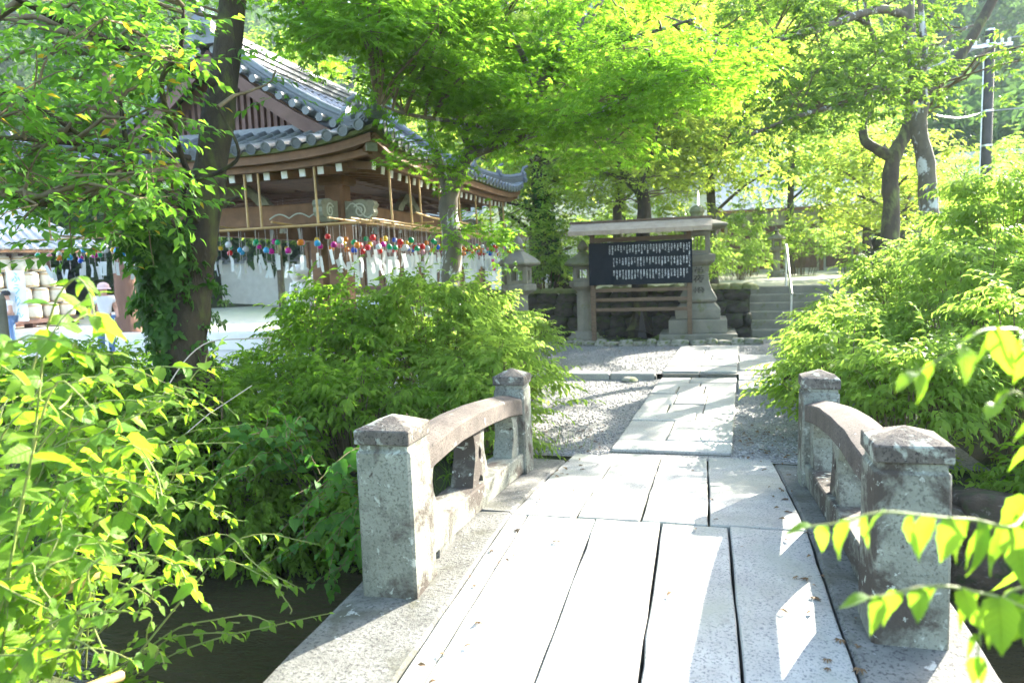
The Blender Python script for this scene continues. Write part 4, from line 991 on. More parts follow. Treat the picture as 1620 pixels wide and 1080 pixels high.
# ================================================================== STONE LANTERNS
def lantern(label, x, y, z0, s=1.0, moss=True, group='stone lanterns'):
    root = empty('stone_lantern', (x, y, z0), label, 'stone lantern', group); c = (x, y, z0); m = MT['stone']
    L = lambda name, prof, mat=m, n=6, par=root, sq=False: MB().lathe(c, [(r*s, z*s) for r, z in prof], n, sq).build(name, mat, par, bevel=.01*s, jit=.008*s, seed=x)
    L('base', [(.4, 0), (.4, .12), (.33, .14), (.3, .22), (.2, .26)]); L('shaft', [(.165, .24), (.155, .7), (.15, 1.12), (.17, 1.16)], n=8)
    L('platform', [(.17, 1.15), (.32, 1.24), (.33, 1.34), (.28, 1.36)])
    # fire box: four corner posts, floor and lintel around open windows
    fb = MB()
    for (a, b) in ((-1,-1), (1,-1), (1,1), (-1,1)): fb.box(x+a*.15*s-.045*s, x+a*.15*s+.045*s, y+b*.15*s-.045*s, y+b*.15*s+.045*s, z0+1.36*s, z0+1.66*s)
    fbo = fb.build('fire_box', m, root, bevel=.01*s)
    MB().box(x-.19*s, x+.19*s, y-.19*s, y+.19*s, z0+1.35*s, z0+1.42*s).build('sill', m, fbo); MB().box(x-.19*s, x+.19*s, y-.19*s, y+.19*s, z0+1.6*s, z0+1.68*s).build('lintel', m, fbo)
    MB().box(x-.012*s, x+.012*s, y-.185*s, y-.155*s, z0+1.42*s, z0+1.6*s).build('mullion', m, fbo)
    r = L('roof', [(.2, 1.66), (.4, 1.7), (.43, 1.74), (.34, 1.82), (.2, 1.9), (.1, 1.96)], MT['mossy'] if moss else m)
    L('finial', [(.1, 1.94), (.12, 1.98), (.07, 2.0), (.11, 2.06), (.12, 2.11), (.07, 2.18), (.015, 2.24)], MT['mossy'] if moss else m, 10, r)
    return root
lantern('stone lantern with mossy cap beside the left post of the notice board', -2.42, 14.75, .05, .95)
lantern('shaded stone lantern half hidden by leaves right of the pavilion', -3.32, 12.9, 0, 1.0, False)
lantern('small pale stone lantern standing far back on the terrace above the steps', 2.32, 25.0, 1.06, .72, False)
# the tall votive lantern: stepped base, bell body with carved characters
bl = empty('votive_lantern', (-.1, 15.0, .05), 'tall square stone lantern on a stepped base with three carved characters', 'stone lantern')
BX, BY = -.12, 14.98
def sq(name, prof, mat=MT['stone'], par=bl, bev=.015, n=4): return MB().lathe((BX, BY, .05), prof, n, True).build(name, mat, par, bevel=bev, jit=.01, seed=3)
sq('base_step', [(.74, 0), (.74, .2)]); sq('base_step', [(.56, .2), (.56, .47)])
sq('plinth', [(.43, .47), (.44, .66), (.4, .7), (.33, .78)])
sq('body', [(.31, .78), (.37, .82), (.38, .86), (.34, .93), (.27, 1.06), (.225, 1.22), (.215, 1.4), (.24, 1.52)], bev=.006)
sq('platform', [(.24, 1.52), (.33, 1.6), (.35, 1.74), (.3, 1.76)])
fb = MB()
for (a, b) in ((-1,-1), (1,-1), (1,1), (-1,1)): fb.box(BX+a*.2-.05, BX+a*.2+.05, BY+b*.2-.05, BY+b*.2+.05, 1.8, 2.24)
fbo = fb.build('fire_box', MT['stone'], bl, bevel=.01)
MB().box(BX-.255, BX+.255, BY-.255, BY+.255, 1.79, 1.88).build('sill', MT['stone'], fbo, bevel=.01); MB().box(BX-.255, BX+.255, BY-.255, BY+.255, 2.17, 2.27).build('lintel', MT['stone'], fbo, bevel=.01)
for k in (-1, 0, 1): MB().box(BX+k*.07-.008, BX+k*.07+.008, BY+.225, BY+.24, 1.88, 2.17).build('lattice_bar', MT['stone'], fbo)
rr = sq('roof', [(.28, 2.22), (.56, 2.27), (.58, 2.32), (.42, 2.38), (.2, 2.45), (.12, 2.47)])
sq('finial', [(.1, 2.46), (.13, 2.5), (.12, 2.56), (.15, 2.6), (.13, 2.68), (.05, 2.73)], MT['mossy'], rr, .01, 8)
tx = MB()
for ch, zz in (('常', 1.46), ('夜', 1.24), ('燈', 1.0)):
    v, f = glyph(ch); half = .235 if zz > 1.2 else (.228 if zz > 1.1 else .30); half = {1.46: .231, 1.24: .226, 1.0: .303}[zz]
    tilt = {1.46: .2, 1.24: -.06, 1.0: -.5}[zz]
    tx.add([(BX+.03+p[0]*.23, BY-half-.012-abs(tilt)*.0+tilt*p[1]*.2, .05+zz+p[1]*.2) for p in v], f)
tx.build('inscription', MT['ink'], bl)

# ================================================================== UTILITY POLE AND WIRES
UP0 = (7.75, 23.4); po = empty('utility_pole', (UP0[0], UP0[1], 1.0), 'dark utility pole with metal bands in front of the hillside', 'utility pole')
MB().tube([(*UP0, .9), (*UP0, 7.75)], [.16, .125], 12).build('shaft', MT['pole'], po, smooth=60)
MB().tube([(*UP0, 7.7), (*UP0, 7.8)], .11, 12).build('cap', MT['metal'], po, smooth=60)
for z in (4.0, 4.6, 5.55, 7.0, 7.35): MB().tube([(*UP0, z), (*UP0, z+.05)], .155, 12).build('band', MT['metal'], po, smooth=60)
MB().tube([(UP0[0]-.17, UP0[1]-.05, 1), (UP0[0]-.15, UP0[1]-.05, 7.2)], .02, 6).build('conduit', MT['metal'], po)
MB().box(UP0[0]-.5, UP0[0]+.5, UP0[1]-.2, UP0[1]-.12, 7.28, 7.36).build('crossarm', MT['metal'], po)
for k in (-.4, -.1, .25, .42): MB().lathe((UP0[0]+k, UP0[1]-.16, 7.36), [(.03, 0), (.05, .03), (.03, .06), (.05, .09), (.02, .13)], 8).build('insulator', MT['white'], po)
def wire(label, a, b, sag, r=.014):
    pts = [tuple(a[i]*(1-t)+b[i]*t-(sag*4*t*(1-t) if i == 2 else 0) for i in range(3)) for t in LN(0, 1, 16)]
    tag(MB().tube(pts, r, 5).build('overhead_wire', MT['wire'], smooth=80), label, 'wire')
ux, uy = UP0
wire('upper overhead wire running left from the pole top into the trees', (ux-.4, uy-.16, 7.48), (-2, 27, 6.3), .4, .02)
wire('bundled overhead cable hanging below the upper wire left of the pole', (ux-.1, uy-.16, 7.4), (-3, 24, 5.6), .6, .03)
wire('overhead wire running right from the pole top', (ux+.42, uy-.16, 7.48), (26, 20, 8.2), .3, .02)
wire('low overhead wire crossing the pole at mid height to the right', (ux+.13, uy-.05, 5.57), (24, 20, 5.9), .15, .018)
wire('low overhead wire crossing the pole at mid height to the left', (ux-.15, uy-.05, 5.57), (4.2, 15.2, 4.2), .1, .018)

# ================================================================== BUILDINGS AROUND THE COURTYARD
def tiled_roof(root, x0, x1, yf, yb, ze, zr, mat, curve_=.25, hip=0.0, rows=True, sp=.3, name='roof'):
    """ridge along X; front slope with raised tile rows; concave profile"""
    ym = (yf+yb)/2; prof = lambda t: (1-curve_)*t+curve_*t*t
    out = None
    for s, ye in ((-1, yf), (1, yb)):
        V = []; F = []; nu, nv = 2, 10
        for j in range(nv+1):
            t = j/nv
            for i in range(nu+1):
                xa = x0+hip*t; xb = x1-hip*t; V.append((xa+(xb-xa)*i/nu, ye+(ym-ye)*t, ze+(zr-ze)*prof(t)))
        for j in range(nv):
            for i in range(nu): a = j*(nu+1)+i; F.append((a, a+1, a+nu+2, a+nu+1) if s < 0 else (a, a+nu+1, a+nu+2, a+1))
        o = link(name, npmesh(name, V, F, mat), root); out = out or o
        if rows and s < 0:
            k = x0+sp/2
            while k < x1:
                tm = 1.0
                if hip: tm = min(1, (k-x0)/hip if k < x0+hip else 1, (x1-k)/hip if k > x1-hip else 1)
                if tm > .08: MB().tube([(k, ye+(ym-ye)*t*tm, ze+(zr-ze)*prof(t*tm)+.02) for t in LN(0, 1, 7)], .07, 6).build('tile_row', mat, o, smooth=60)
                k += sp
    if hip:
        for xe, s in ((x0, 1), (x1, -1)):
            V = [(xe, yf, ze), (xe, yb, ze)]; n = 10; V = []; F = []
            for j in range(n+1): t = j/n; V += [(xe+s*hip*t, yf+(ym-yf)*t, ze+(zr-ze)*prof(t)), (xe+s*hip*t, yb+(ym-yb)*t, ze+(zr-ze)*prof(t))]
            for j in range(n): F.append((2*j, 2*j+1, 2*j+3, 2*j+2))
            link('hip_slope', npmesh('hip_slope', V, F, mat), root)
            MB().tube([(xe+s*hip*t, yf+(ym-yf)*t, ze+(zr-ze)*prof(t)+.06) for t in LN(0, 1, 9)], .12, 8).build('hip_ridge', mat, out, smooth=60)
    MB().box(x0+hip-.1, x1-hip+.1, ym-.15, ym+.15, zr-.05, zr+.3).build('ridge', mat, out, bevel=.05)
    MB().box(x0+.02, x1-.02, yf+.03, yf+.1, ze-.14, ze-.01).build('eave_board', MT['wood'], root)
    return out
# left storehouse with pale roof: faces the courtyard
lb = empty('shrine_storehouse', (-30, 27, 0), 'long low building with pale tiled roof behind stacked barrels', 'building', rz=0)
tiled_roof(lb, -44, -24.6, 23.4, 33.5, 3.0, 6.6, MT['paleroof'], .35, 3.6, True, .35)
MB().box(-41, -26.2, 25.4, 32.4, 0, 3.05).build('wall', MT['plaster'], lb)
MB().box(-27.6, -26.15, 25.3, 25.45, 0, 2.9).build('door', MT['woodred'], lb)
for x in (-26.1, -28, -31): MB().box(x-.12, x+.12, 25.1, 25.34, 0, 3.0).build('column', MT['woodred'], lb)
for i in range(44): MB().box(-41.6+.4*i-.06, -41.6+.4*i+.06, 24.3, 24.5, 2.74, 2.86).build('rafter_end', MT['white'], lb)
SHP = Vector((-24.6, 24.4, 0)); SHR = rad(75)
lb.rotation_euler = (0, 0, SHR); lb.location = SHP + Matrix.Rotation(SHR, 3, 'Z') @ (Vector((-30, 27, 0))-SHP)
def SH(x, y): v = SHP + Matrix.Rotation(SHR, 3, 'Z') @ (Vector((x, y, 0))-SHP); return v.x, v.y
# barrels stacked in a stepped pile
def barrel_parts():
    b = MB().lathe((0,0,0), [(.22, 0), (.27, .08), (.29, .25), (.29, .32), (.27, .5), (.24, .58), (.1, .6)], 14).mesh('body', MT['straw'], smooth=50)
    rope = MB().tube([(math.cos(a)*.28, math.sin(a)*.28, 0) for a in LN(0, 2*math.pi, 15)], .018, 5, False).mesh('rope', MT['bamboo'])
    return b, rope
bb, br = barrel_parts(); kk = 0
for rrow in range(4):
    for c in range(7-rrow):
        x, yb_ = SH(-26.1-.62*c-.31*rrow, 24.0); z = .35+.6*rrow
        root = empty('straw_barrel', (x, yb_, z), 'straw-wrapped barrel, %s from the right in the %s row of the white pile' % (ORD[c], ('bottom', 'second', 'third', 'top')[rrow]), 'barrel', 'straw-wrapped barrels piled before the storehouse')
        link('body', bb, root, None, Matrix.Translation((x, yb_, z))); [link('rope', br, root, None, Matrix.Translation((x, yb_, z+dz_))) for dz_ in (.06, .5)]
sh = MB(); sh.box(-30.6, -25.7, 23.6, 24.45, .2, .35); shf = tag(sh.build('barrel_rack', MT['woodred']), 'low wooden rack carrying the pile of barrels', 'rack')
for x in (-30.4, -29, -27.5, -25.9): MB().box(x-.06, x+.06, 23.7, 24.35, 0, .2).build('leg', MT['woodred'], shf)
shf.matrix_basis = Matrix.Translation(SHP) @ Matrix.Rotation(SHR, 4, 'Z') @ Matrix.Translation(-SHP)
bn = empty('banner', (-25.6, 21.4, 0), 'white cloth banner with blue lettering on a slim pole at the left', 'banner')
bp = PD(28, 447, 19.0); bn.location = (bp[0], bp[1], 0)
MB().tube([(bp[0]-.35, bp[1], 0), (bp[0]-.35, bp[1], 2.15)], .02, 6).build('pole', MT['steel'], bn)
MB().box(bp[0]-.34, bp[0]+.25, bp[1]-.004, bp[1]+.004, .7, 2.05).build('cloth', MT['banner'], bn)
w = MB()
for i, ch in enumerate('ふうりん'):
    v, f = glyph(ch); w.add([(bp[0]-.04+p[0]*.32, bp[1]-.012, 1.85-i*.32+p[1]*.32) for p in v], f)
w.build('lettering', MT['bannerblue'], bn)
# wooden hall behind the pavilion
hb = empty('wooden_hall', (-13, 34, 0), 'dark reddish wooden hall behind the pavilion, seen between its columns', 'building')
tiled_roof(hb, -20, -5.8, 30.6, 38, 3.6, 6.4, MT['farroof'], .3, 2.5, True, .4)
MB().box(-19, -7, 31.8, 37, 0, 3.6).build('wall', MT['woodred'], hb)
for i in range(13): MB().box(-19+i-.09, -19+i+.09, 31.66, 31.84, 0, 3.6).build('column', MT['wood'], hb)
for i in range(12): MB().box(-18.8+i, -18.2+i, 31.74, 31.79, 1.0, 2.4).build('shoji_panel', MT['plaster'], hb)
MB().box(-19.4, -6.6, 30.9, 31.8, .45, .6).build('veranda', MT['woodred'], hb); MB().box(-19.4, -6.6, 30.95, 31.03, .98, 1.05).build('railing', MT['woodred'], hb)
cw = tag(MB().box(-27, -19.6, 35.6, 35.9, 0, 2.5).build('courtyard_wall', MT['plaster']), 'white plastered courtyard wall beyond the pavilion at left', 'wall')
for k in range(15): MB().tube([(-26.9+.5*k, 35.3, 2.5), (-26.9+.5*k, 35.75, 2.75), (-26.9+.5*k, 36.2, 2.5)], .1, 6).build('coping_tile', MT['farroof'], cw, smooth=60)
MB().box(-27.1, -19.5, 35.3, 36.2, 2.44, 2.52).build('coping', MT['farroof'], cw)
# white tent-like stall cloth and counter in the sunny courtyard
stl = empty('stall', (-9.2, 17.6, 0), 'white counter stall with cloth front behind the pavilion', 'stall')
MB().box(-10.9, -8.1, 17.3, 17.36, .1, 1.0).build('cloth_front', MT['banner'], stl); MB().box(-11, -8, 17.25, 18.2, 1.0, 1.05).build('counter', MT['signroof'], stl)
for x in (-10.9, -8.1): MB().box(x-.04, x+.04, 18.1, 18.18, 0, 1.0).build('leg', MT['signwood'], stl)
# low white courtyard kerb wall and fence seen at the left
lw = MB().box(-16.5, -9.5, 13.9, 14.3, 0, .42).build('low_wall', MT['plaster'], bevel=.03); tag(lw, 'low pale stone wall in the sunny courtyard left of the ivy tree', 'wall')
ft = empty('drinking_trough', (-16.5, 17.5, 0), 'low pale stone trough on a block in the courtyard at left', 'trough')
MB().box(-17.4, -15.6, 17.1, 17.9, 0, .5).build('block', MT['stone'], ft, bevel=.04); MB().box(-17.2, -15.8, 17.2, 17.8, .5, .75).build('basin', MT['plaster'], ft, bevel=.06)
# guardian dog on pedestal, seen between the columns
gd = empty('guardian_dog_statue', (-7.9, 16.6, 0), 'pale seated stone guardian dog on a carved pedestal between the pavilion columns', 'statue')
g0 = PD(480, 470, 17.3); gx, gy = g0[0], g0[1]; gd.location = (gx, gy, 0)
MB().box(gx-.38, gx+.38, gy-.5, gy+.5, 0, .75).build('pedestal', MT['stone'], gd, bevel=.03); MB().box(gx-.45, gx+.45, gy-.58, gy+.58, .75, .92).build('plinth', MT['stone'], gd, bevel=.03)
dog = MB(); dog.tube(smoothline([(gx, gy+.3, .98), (gx, gy+.22, 1.15), (gx, gy+.02, 1.4), (gx, gy-.12, 1.6)], 4), [.24, .25, .25, .25, .245, .24, .235, .23, .22, .21, .2, .19, .17], 10)
dog.tube(smoothline([(gx, gy-.08, 1.6), (gx, gy-.16, 1.72), (gx, gy-.3, 1.7), (gx, gy-.4, 1.66)], 4), [.19, .2, .21, .22, .22, .21, .19, .17, .15, .14, .13, .12, .1], 10)
for s in (-1, 1):
    dog.tube([(gx+s*.13, gy-.16, 1.45), (gx+s*.14, gy-.27, 1.2), (gx+s*.14, gy-.3, .95), (gx+s*.14, gy-.4, .95)], [.1, .08, .07, .07], 8)
    dog.tube([(gx+s*.16, gy+.25, 1.15), (gx+s*.2, gy-.0, 1.1), (gx+s*.2, gy+.05, .97), (gx+s*.2, gy-.15, .95)], [.15, .13, .09, .07], 8)
    dog.tube([(gx+s*.13, gy-.12, 1.86), (gx+s*.19, gy-.1, 1.78), (gx+s*.2, gy-.14, 1.68)], [.04, .06, .03], 6)
dog.tube([(gx, gy+.4, 1.0), (gx, gy+.5, 1.25), (gx, gy+.42, 1.55), (gx, gy+.5, 1.7)], [.07, .12, .13, .03], 8)
dog.build('figure', MT['plaster'], gd, smooth=70)
# far hall on the terrace (right) and a grey roof behind the notice board
fh = empty('far_hall', (5, 38, 1), 'large pale-roofed hall far back on the terrace above the steps', 'building')
tiled_roof(fh, -3.5, 9.0, 34, 44, 3.9, 7.2, MT['paleroof'], .3, 3.0, True, .45)
MB().box(-2.2, 7.8, 35.6, 43, 1.0, 4.0).build('wall', MT['plaster'], fh)
for i in range(7): MB().box(-2.1+1.45*i, -1.92+1.45*i, 35.45, 35.63, 1.0, 4.0).build('column', MT['wood'], fh)
for i in range(6): MB().box(-1.8+1.45*i, -.75+1.45*i, 35.53, 35.6, 1.2, 3.2).build('lattice_door', MT['woodred'], fh)
for i in range(6): MB().box(-1.8+1.45*i, -.75+1.45*i, 35.53, 35.6, 3.3, 3.8).build('transom', MT['plaster'], fh)
gh = empty('grey_roofed_house', (-4, 30, 1), 'low grey-roofed house half hidden behind the notice board trees', 'building')
tiled_roof(gh, -9, .2, 27, 34, 3.0, 4.9, MT['paleroof'], .2, 0, True, .45)
MB().box(-8.4, -.4, 28, 33, .3, 3.1).build('wall', MT['plaster'], gh)
for i in range(5): MB().box(-7.8+1.5*i, -6.9+1.5*i, 27.95, 27.99, 1.6, 2.6).build('window', MT['wood'], gh)
# concrete roofline far right behind the pole
cr = tag(MB().box(9, 26, 30, 38, 1, 5.0).build('flat_roofed_house', MT['plaster'], bevel=.05), 'plain pale flat-roofed house behind the utility pole at far right', 'building')
MB().box(8.7, 26.3, 29.7, 38.3, 5.0, 5.25).build('roof_slab', MT['paleroof'], cr)
for i in range(5): MB().box(10+3*i, 11.4+3*i, 29.96, 30.0, 2.4, 3.7).build('window', MT['wood'], cr)
# square dark stone basin by the steps
bs = empty('stone_basin', (4.3, 17.5, 1.06), 'dark stone water basin on a block right of the steps', 'basin')
MB().lathe((4.0, 18.2, 1.06), [(.35, 0), (.4, .3), (.62, .45), (.68, .6), (.6, .62)], 10).build('bowl', MT['wallstone'], bs, jit=.05, smooth=40)
MB().lathe((4.0, 18.2, 1.06), [(.3, .6), (.5, .62), (.2, .75), (.25, .95), (.1, 1.1)], 8).build('stone_top', MT['wallstone'], bs, jit=.05)
# grey post at the left edge
gp0 = PD(2, 505, 9.0); tag(MB().lathe((gp0[0]-.02, gp0[1], 0), [(.09, -.1), (.085, 1.5), (.06, 1.55)], 8).build('stone_post', MT['stone'], bevel=.01), 'weathered grey stone post at the left edge behind leaves', 'post')

# ================================================================== PEOPLE
def skin(name, pts, edges, radii, mat, parent, sub=2):
    me = bpy.data.meshes.new(name); me.from_pydata(pts, edges, []); o = link(name, me, parent, mat)
    md = o.modifiers.new('skin', 'SKIN'); md.use_smooth_shade = True
    for i, r_ in enumerate(radii): me.skin_vertices[0].data[i].radius = (r_, r_) if not hasattr(r_, '__len__') else r_
    me.skin_vertices[0].data[0].use_root = True
    s_ = o.modifiers.new('sub', 'SUBSURF'); s_.levels = sub; s_.render_levels = sub; return o
def person(x, y, h, label, face, top, legs, hat, mats, bend):
    root = empty('person', (x, y, 0), label, 'person', rz=0); f = Matrix.Rotation(face, 3, 'Z'); k = h/1.65
    W = lambda p: tuple(Vector((x, y, 0)) + (f @ Vector(p))*k)
    body = [(0,0,.92), (0,0,1.12), (0,-.01,1.32), (0,-.01,1.4), (0,-.03,1.47), (0,-.04,1.56),                                 # 0-5 pelvis..head
            (.17,0,1.34), (.23,-.04,1.08), (.2,-.2,.95), (.19,-.28,.93), (-.17,0,1.34), (-.24,.02,1.08), (-.22,-.08,.86), (-.21,-.12,.8),  # arms
            (.09,0,.86), (.1,-.03,.47), (.1,.02,.08), (.1,-.13,.035), (-.09,0,.86), (-.1,.01,.47), (-.1,.05,.08), (-.1,-.1,.035)]
    body = [(p[0], p[1]-bend*max(0, p[2]-.9)**1.2, p[2]) for p in body]
    E = [(0,1),(1,2),(2,3),(3,4),(4,5),(2,6),(6,7),(7,8),(8,9),(2,10),(10,11),(11,12),(12,13),(0,14),(14,15),(15,16),(16,17),(0,18),(18,19),(19,20),(20,21)]
    R = [.14,.12,.13,.06,.07,.095,.06,.045,.035,.03,.06,.045,.035,.03,.085,.06,.042,.035,.085,.06,.042,.035]
    skin('body', [W(p) for p in body], E, [r_*k for r_ in R], MT['skin'], root)
    b = body
    skin('shirt', [W(p) for p in [b[0], b[1], b[2], (b[3][0], b[3][1], 1.375), b[6], tuple(b[6][i]*.45+b[7][i]*.55 for i in range(3)), b[10], tuple(b[10][i]*.45+b[11][i]*.55 for i in range(3))]], [(0,1),(1,2),(2,3),(2,4),(4,5),(2,6),(6,7)], [a*k for a in (.165,.15,.155,.075,.08,.068,.08,.068)], top, root)
    skin('trousers', [W(p) for p in [(b[0][0], b[0][1], .95), b[14], b[15], (.1, .015, .12), b[18], b[19], (-.1, .04, .12)]], [(0,1),(1,2),(2,3),(0,4),(4,5),(5,6)], [a*k for a in (.155,.1,.078,.065,.1,.078,.065)], legs, root)
    hc = Vector(W(b[5])); mb = MB()
    mb.lathe((hc.x, hc.y, hc.z), [(.118*k, -.02*k), (.122*k, .03*k), (.105*k, .085*k), (.06*k, .12*k), (.01, .13*k)], 14)
    ho = mb.build('hat' if hat else 'hair', hat or MT['hair'], root, smooth=70)
    if hat: MB().lathe((hc.x, hc.y, hc.z), [(.12*k, .0), (.155*k, -.025*k), (.155*k, -.015*k), (.12*k, .015*k)], 16).build('brim', hat, ho, smooth=60)
    nose = f @ Vector((0, -.1, -.01)); MB().tube([hc+nose*k*.85+Vector((0,0,.02)), hc+nose*k*1.15], [.012*k, .018*k], 6).build('nose', MT['skin'], root, smooth=70)
    for s in (-1, 1):
        e = f @ Vector((s*.035, -.092, .02)); MB().lathe(tuple(hc+e*k), [(.004, -.008), (.011, 0), (.004, .008)], 8).build('eye', MT['hair'], root)
    return root
p0 = PD(161, 455, 15.5); person(p0[0], p0[1], 1.62, 'person in white top, blue trousers and pale pink hat standing in the courtyard', rad(60), MT['shirt'], MT['jeans'], MT['pinkhat'], None, .12)
p1 = PD(14, 470, 19.0); person(p1[0], p1[1], 1.5, 'dark-haired person in a white shirt near the barrels at far left', rad(-30), MT['shirt'], MT['jeans'], None, None, .05)

# ================================================================== TREES
def pads_px(rng, regions):
    out = []
    for (x0, x1, y0, y1, d0, d1, n) in regions:
        for _ in range(n): out.append(PD(rng.uniform(x0, x1), rng.uniform(y0, y1), rng.uniform(d0, d1)))
    return out
def tree_px(name, label, cat, trunk, limbs, regions, kind, mat, bark, r0, r1, rng, per=22, size=.55, sc=1.0, flat=.16, group=None, flare=.5, limb_r=.06, droop=.15, base=None):
    """trunk and limbs are lists of world points"""
    base = np.array(trunk[0]); root = empty(name, base, label, cat, group)
    limb(root, 'trunk', trunk, r0, r1, MT[bark], 12, .16, 3, flare); LP = list(smoothline(trunk, 5))[6:]
    for i, L in enumerate(limbs):
        rr = limb_r if not hasattr(limb_r, '__len__') else limb_r[i]
        limb(root, 'limb', L, rr, rr*.35, MT[bark], 8, .15, i+5); LP += list(smoothline(L, 5))[3:]
    crown(root, regions, LP, kind, mat, rng, per, sc, flat, size, droop=droop)
    return root
rt = np.random.default_rng(21)
pt = lambda *a: [PD(*p) for p in a]
# --- the ivy-clad tree in front of the pavilion
tr = [(-4.36, 5.3, -.15)]+pt((296, 560, 6.15), (302, 470, 6.15), (312, 400, 6.15), (326, 310, 6.2), (345, 190, 6.3), (360, 80, 6.45), (372, -40, 6.6), (380, -170, 6.8))
lm = [pt((352, 140, 6.35), (290, 108, 6.0), (215, 80, 5.6), (115, 42, 5.0), (20, -6, 4.6)), pt((322, 320, 6.2), (300, 280, 5.8), (272, 200, 5.4), (255, 130, 5.1), (285, 80, 4.9), (290, 10, 4.8)),
      pt((318, 350, 6.15), (240, 290, 5.7), (150, 230, 5.2), (60, 170, 4.8), (-20, 135, 4.5)), pt((310, 400, 6.1), (262, 345, 5.6), (180, 315, 5.0), (80, 325, 4.5), (10, 310, 4.2)),
      pt((300, 450, 6.1), (262, 400, 5.9), (235, 330, 5.7), (205, 250, 5.5), (190, 160, 5.3)), pt((318, 360, 6.1), (290, 300, 5.7), (352, 270, 5.6), (378, 240, 5.5), (345, 170, 5.4)), pt((300, 250, 5.7), (200, 235, 5.2), (90, 225, 4.7), (-30, 215, 4.3))]
cher = pads_px(rt, [(-60, 280, -40, 120, 4.2, 6.6, 33), (-60, 265, 120, 260, 4.0, 6.2, 32), (-40, 270, 250, 330, 3.9, 5.6, 17), (-300, -60, -60, 300, 4, 6, 20), (150, 270, 300, 380, 5, 5.9, 8), (415, 435, 120, 150, 5.8, 6, 1), (330, 420, -80, -20, 6, 7, 5)])
t1 = tree_px('ivy_clad_tree', 'mossy ivy-clad tree trunk with oval-leaved branches in front of the pavilion', 'tree', tr, lm, cher, 'cherry', 'cherry', 'bark', .19, .1, rt, per=10, size=.32, sc=1.0, flat=.3, limb_r=(.05, .03, .03, .03, .04, .025, .025), flare=.7)
def ivy(root, path_px, n, w, rng, side=-1):
    P = []; D = []; Nn = []
    pts = smoothline(path_px, 6)
    for _ in range(n):
        c = pts[rng.integers(0, len(pts))]; a = rng.uniform(0, 2*math.pi); q = w*rng.uniform(.6, 1.25)
        o = np.array([math.cos(a), math.sin(a), 0]); P.append(c+o*q+np.array([0, 0, rng.normal(0, .08)])); D.append((rng.normal(0,.4)+o[0]*.3, rng.normal(0,.4)+o[1]*.3, -1)); Nn.append(o+rng.normal(0,.3,3))
    V, F = scatter(SPR['ivy'], P, D, Nn, rng.uniform(.8, 1.5, n), rng); link('ivy', npmesh('ivy', V, F, MT['ivy']), root)
ivy(t1, pt((275, 560, 6.15), (262, 470, 6.1), (258, 400, 6.05), (258, 350, 6.0)), 230, .13, rt); ivy(t1, pt((280, 540, 6.2), (284, 470, 6.25), (290, 400, 6.3)), 90, .2, rt)
ivy(t1, pt((280, 420, 6.0), (250, 370, 5.8), (228, 330, 5.6)), 100, .13, rt)
# --- big maple right of the pavilion corner
tr = [(-2.95, 8.0, -.1)]+pt((708, 540, 8.6), (712, 440, 8.6), (716, 380, 8.6), (709, 330, 8.6), (720, 285, 8.55), (745, 240, 8.5), (795, 205, 8.4), (842, 155, 8.3), (890, 85, 8.2), (935, 20, 8.1), (985, -60, 8.0))
lm = [pt((710, 310, 8.6), (695, 260, 8.7), (680, 200, 8.8), (676, 140, 8.9), (690, 60, 9.0), (700, -40, 9.2)), pt((735, 250, 8.5), (830, 217, 8.1), (925, 190, 7.8), (975, 178, 7.6), (1005, 196, 7.5)),
      pt((850, 145, 8.3), (830, 95, 8.0), (805, 45, 7.8), (800, -10, 7.6)), pt((745, 210, 8.5), (715, 180, 8.4), (690, 150, 8.3), (640, 105, 8.0), (560, 65, 7.6), (500, 40, 7.3)), pt((745, 240, 8.5), (690, 130, 8.2), (640, 70, 7.9), (590, 10, 7.6)),
      pt((842, 155, 8.3), (855, 60, 8.6), (868, 25, 8.8), (860, -30, 9)), pt((790, 205, 8.4), (700, 190, 7.6), (640, 180, 7.2), (600, 165, 6.9)), pt((920, 190, 7.8), (1000, 150, 7.2), (1060, 120, 6.9), (1120, 100, 6.7)), pt((890, 85, 8.2), (1000, 60, 7.8), (1100, 30, 7.4))]
mp = pads_px(rt, [(360, 560, -110, -35, 6.3, 9, 16), (470, 590, 0, 70, 6.6, 8, 6), (540, 720, -70, 60, 6.3, 9, 20), (640, 770, 50, 130, 6.6, 9, 11), (690, 790, 110, 190, 7.2, 8.2, 6), (700, 1000, -70, 120, 6.6, 9.5, 28), (760, 1090, 90, 190, 6.6, 9.0, 15), (820, 1010, 200, 260, 7.2, 8.6, 4), (1000, 1150, -40, 170, 6.4, 8.5, 9),
                  (715, 760, 350, 390, 8.2, 8.4, 2), (645, 680, 210, 260, 7.8, 8.2, 2), (590, 650, 120, 150, 7.2, 7.6, 2)])
tree_px('maple_tree', 'large green maple with grey trunk standing by the pavilion corner', 'tree', tr, lm, mp, 'maple', 'maple', 'barkgrey', .145, .05, rt, per=19, size=.5, flat=.1, limb_r=(.07, .05, .05, .045, .04, .03, .03, .03, .035), flare=.5)
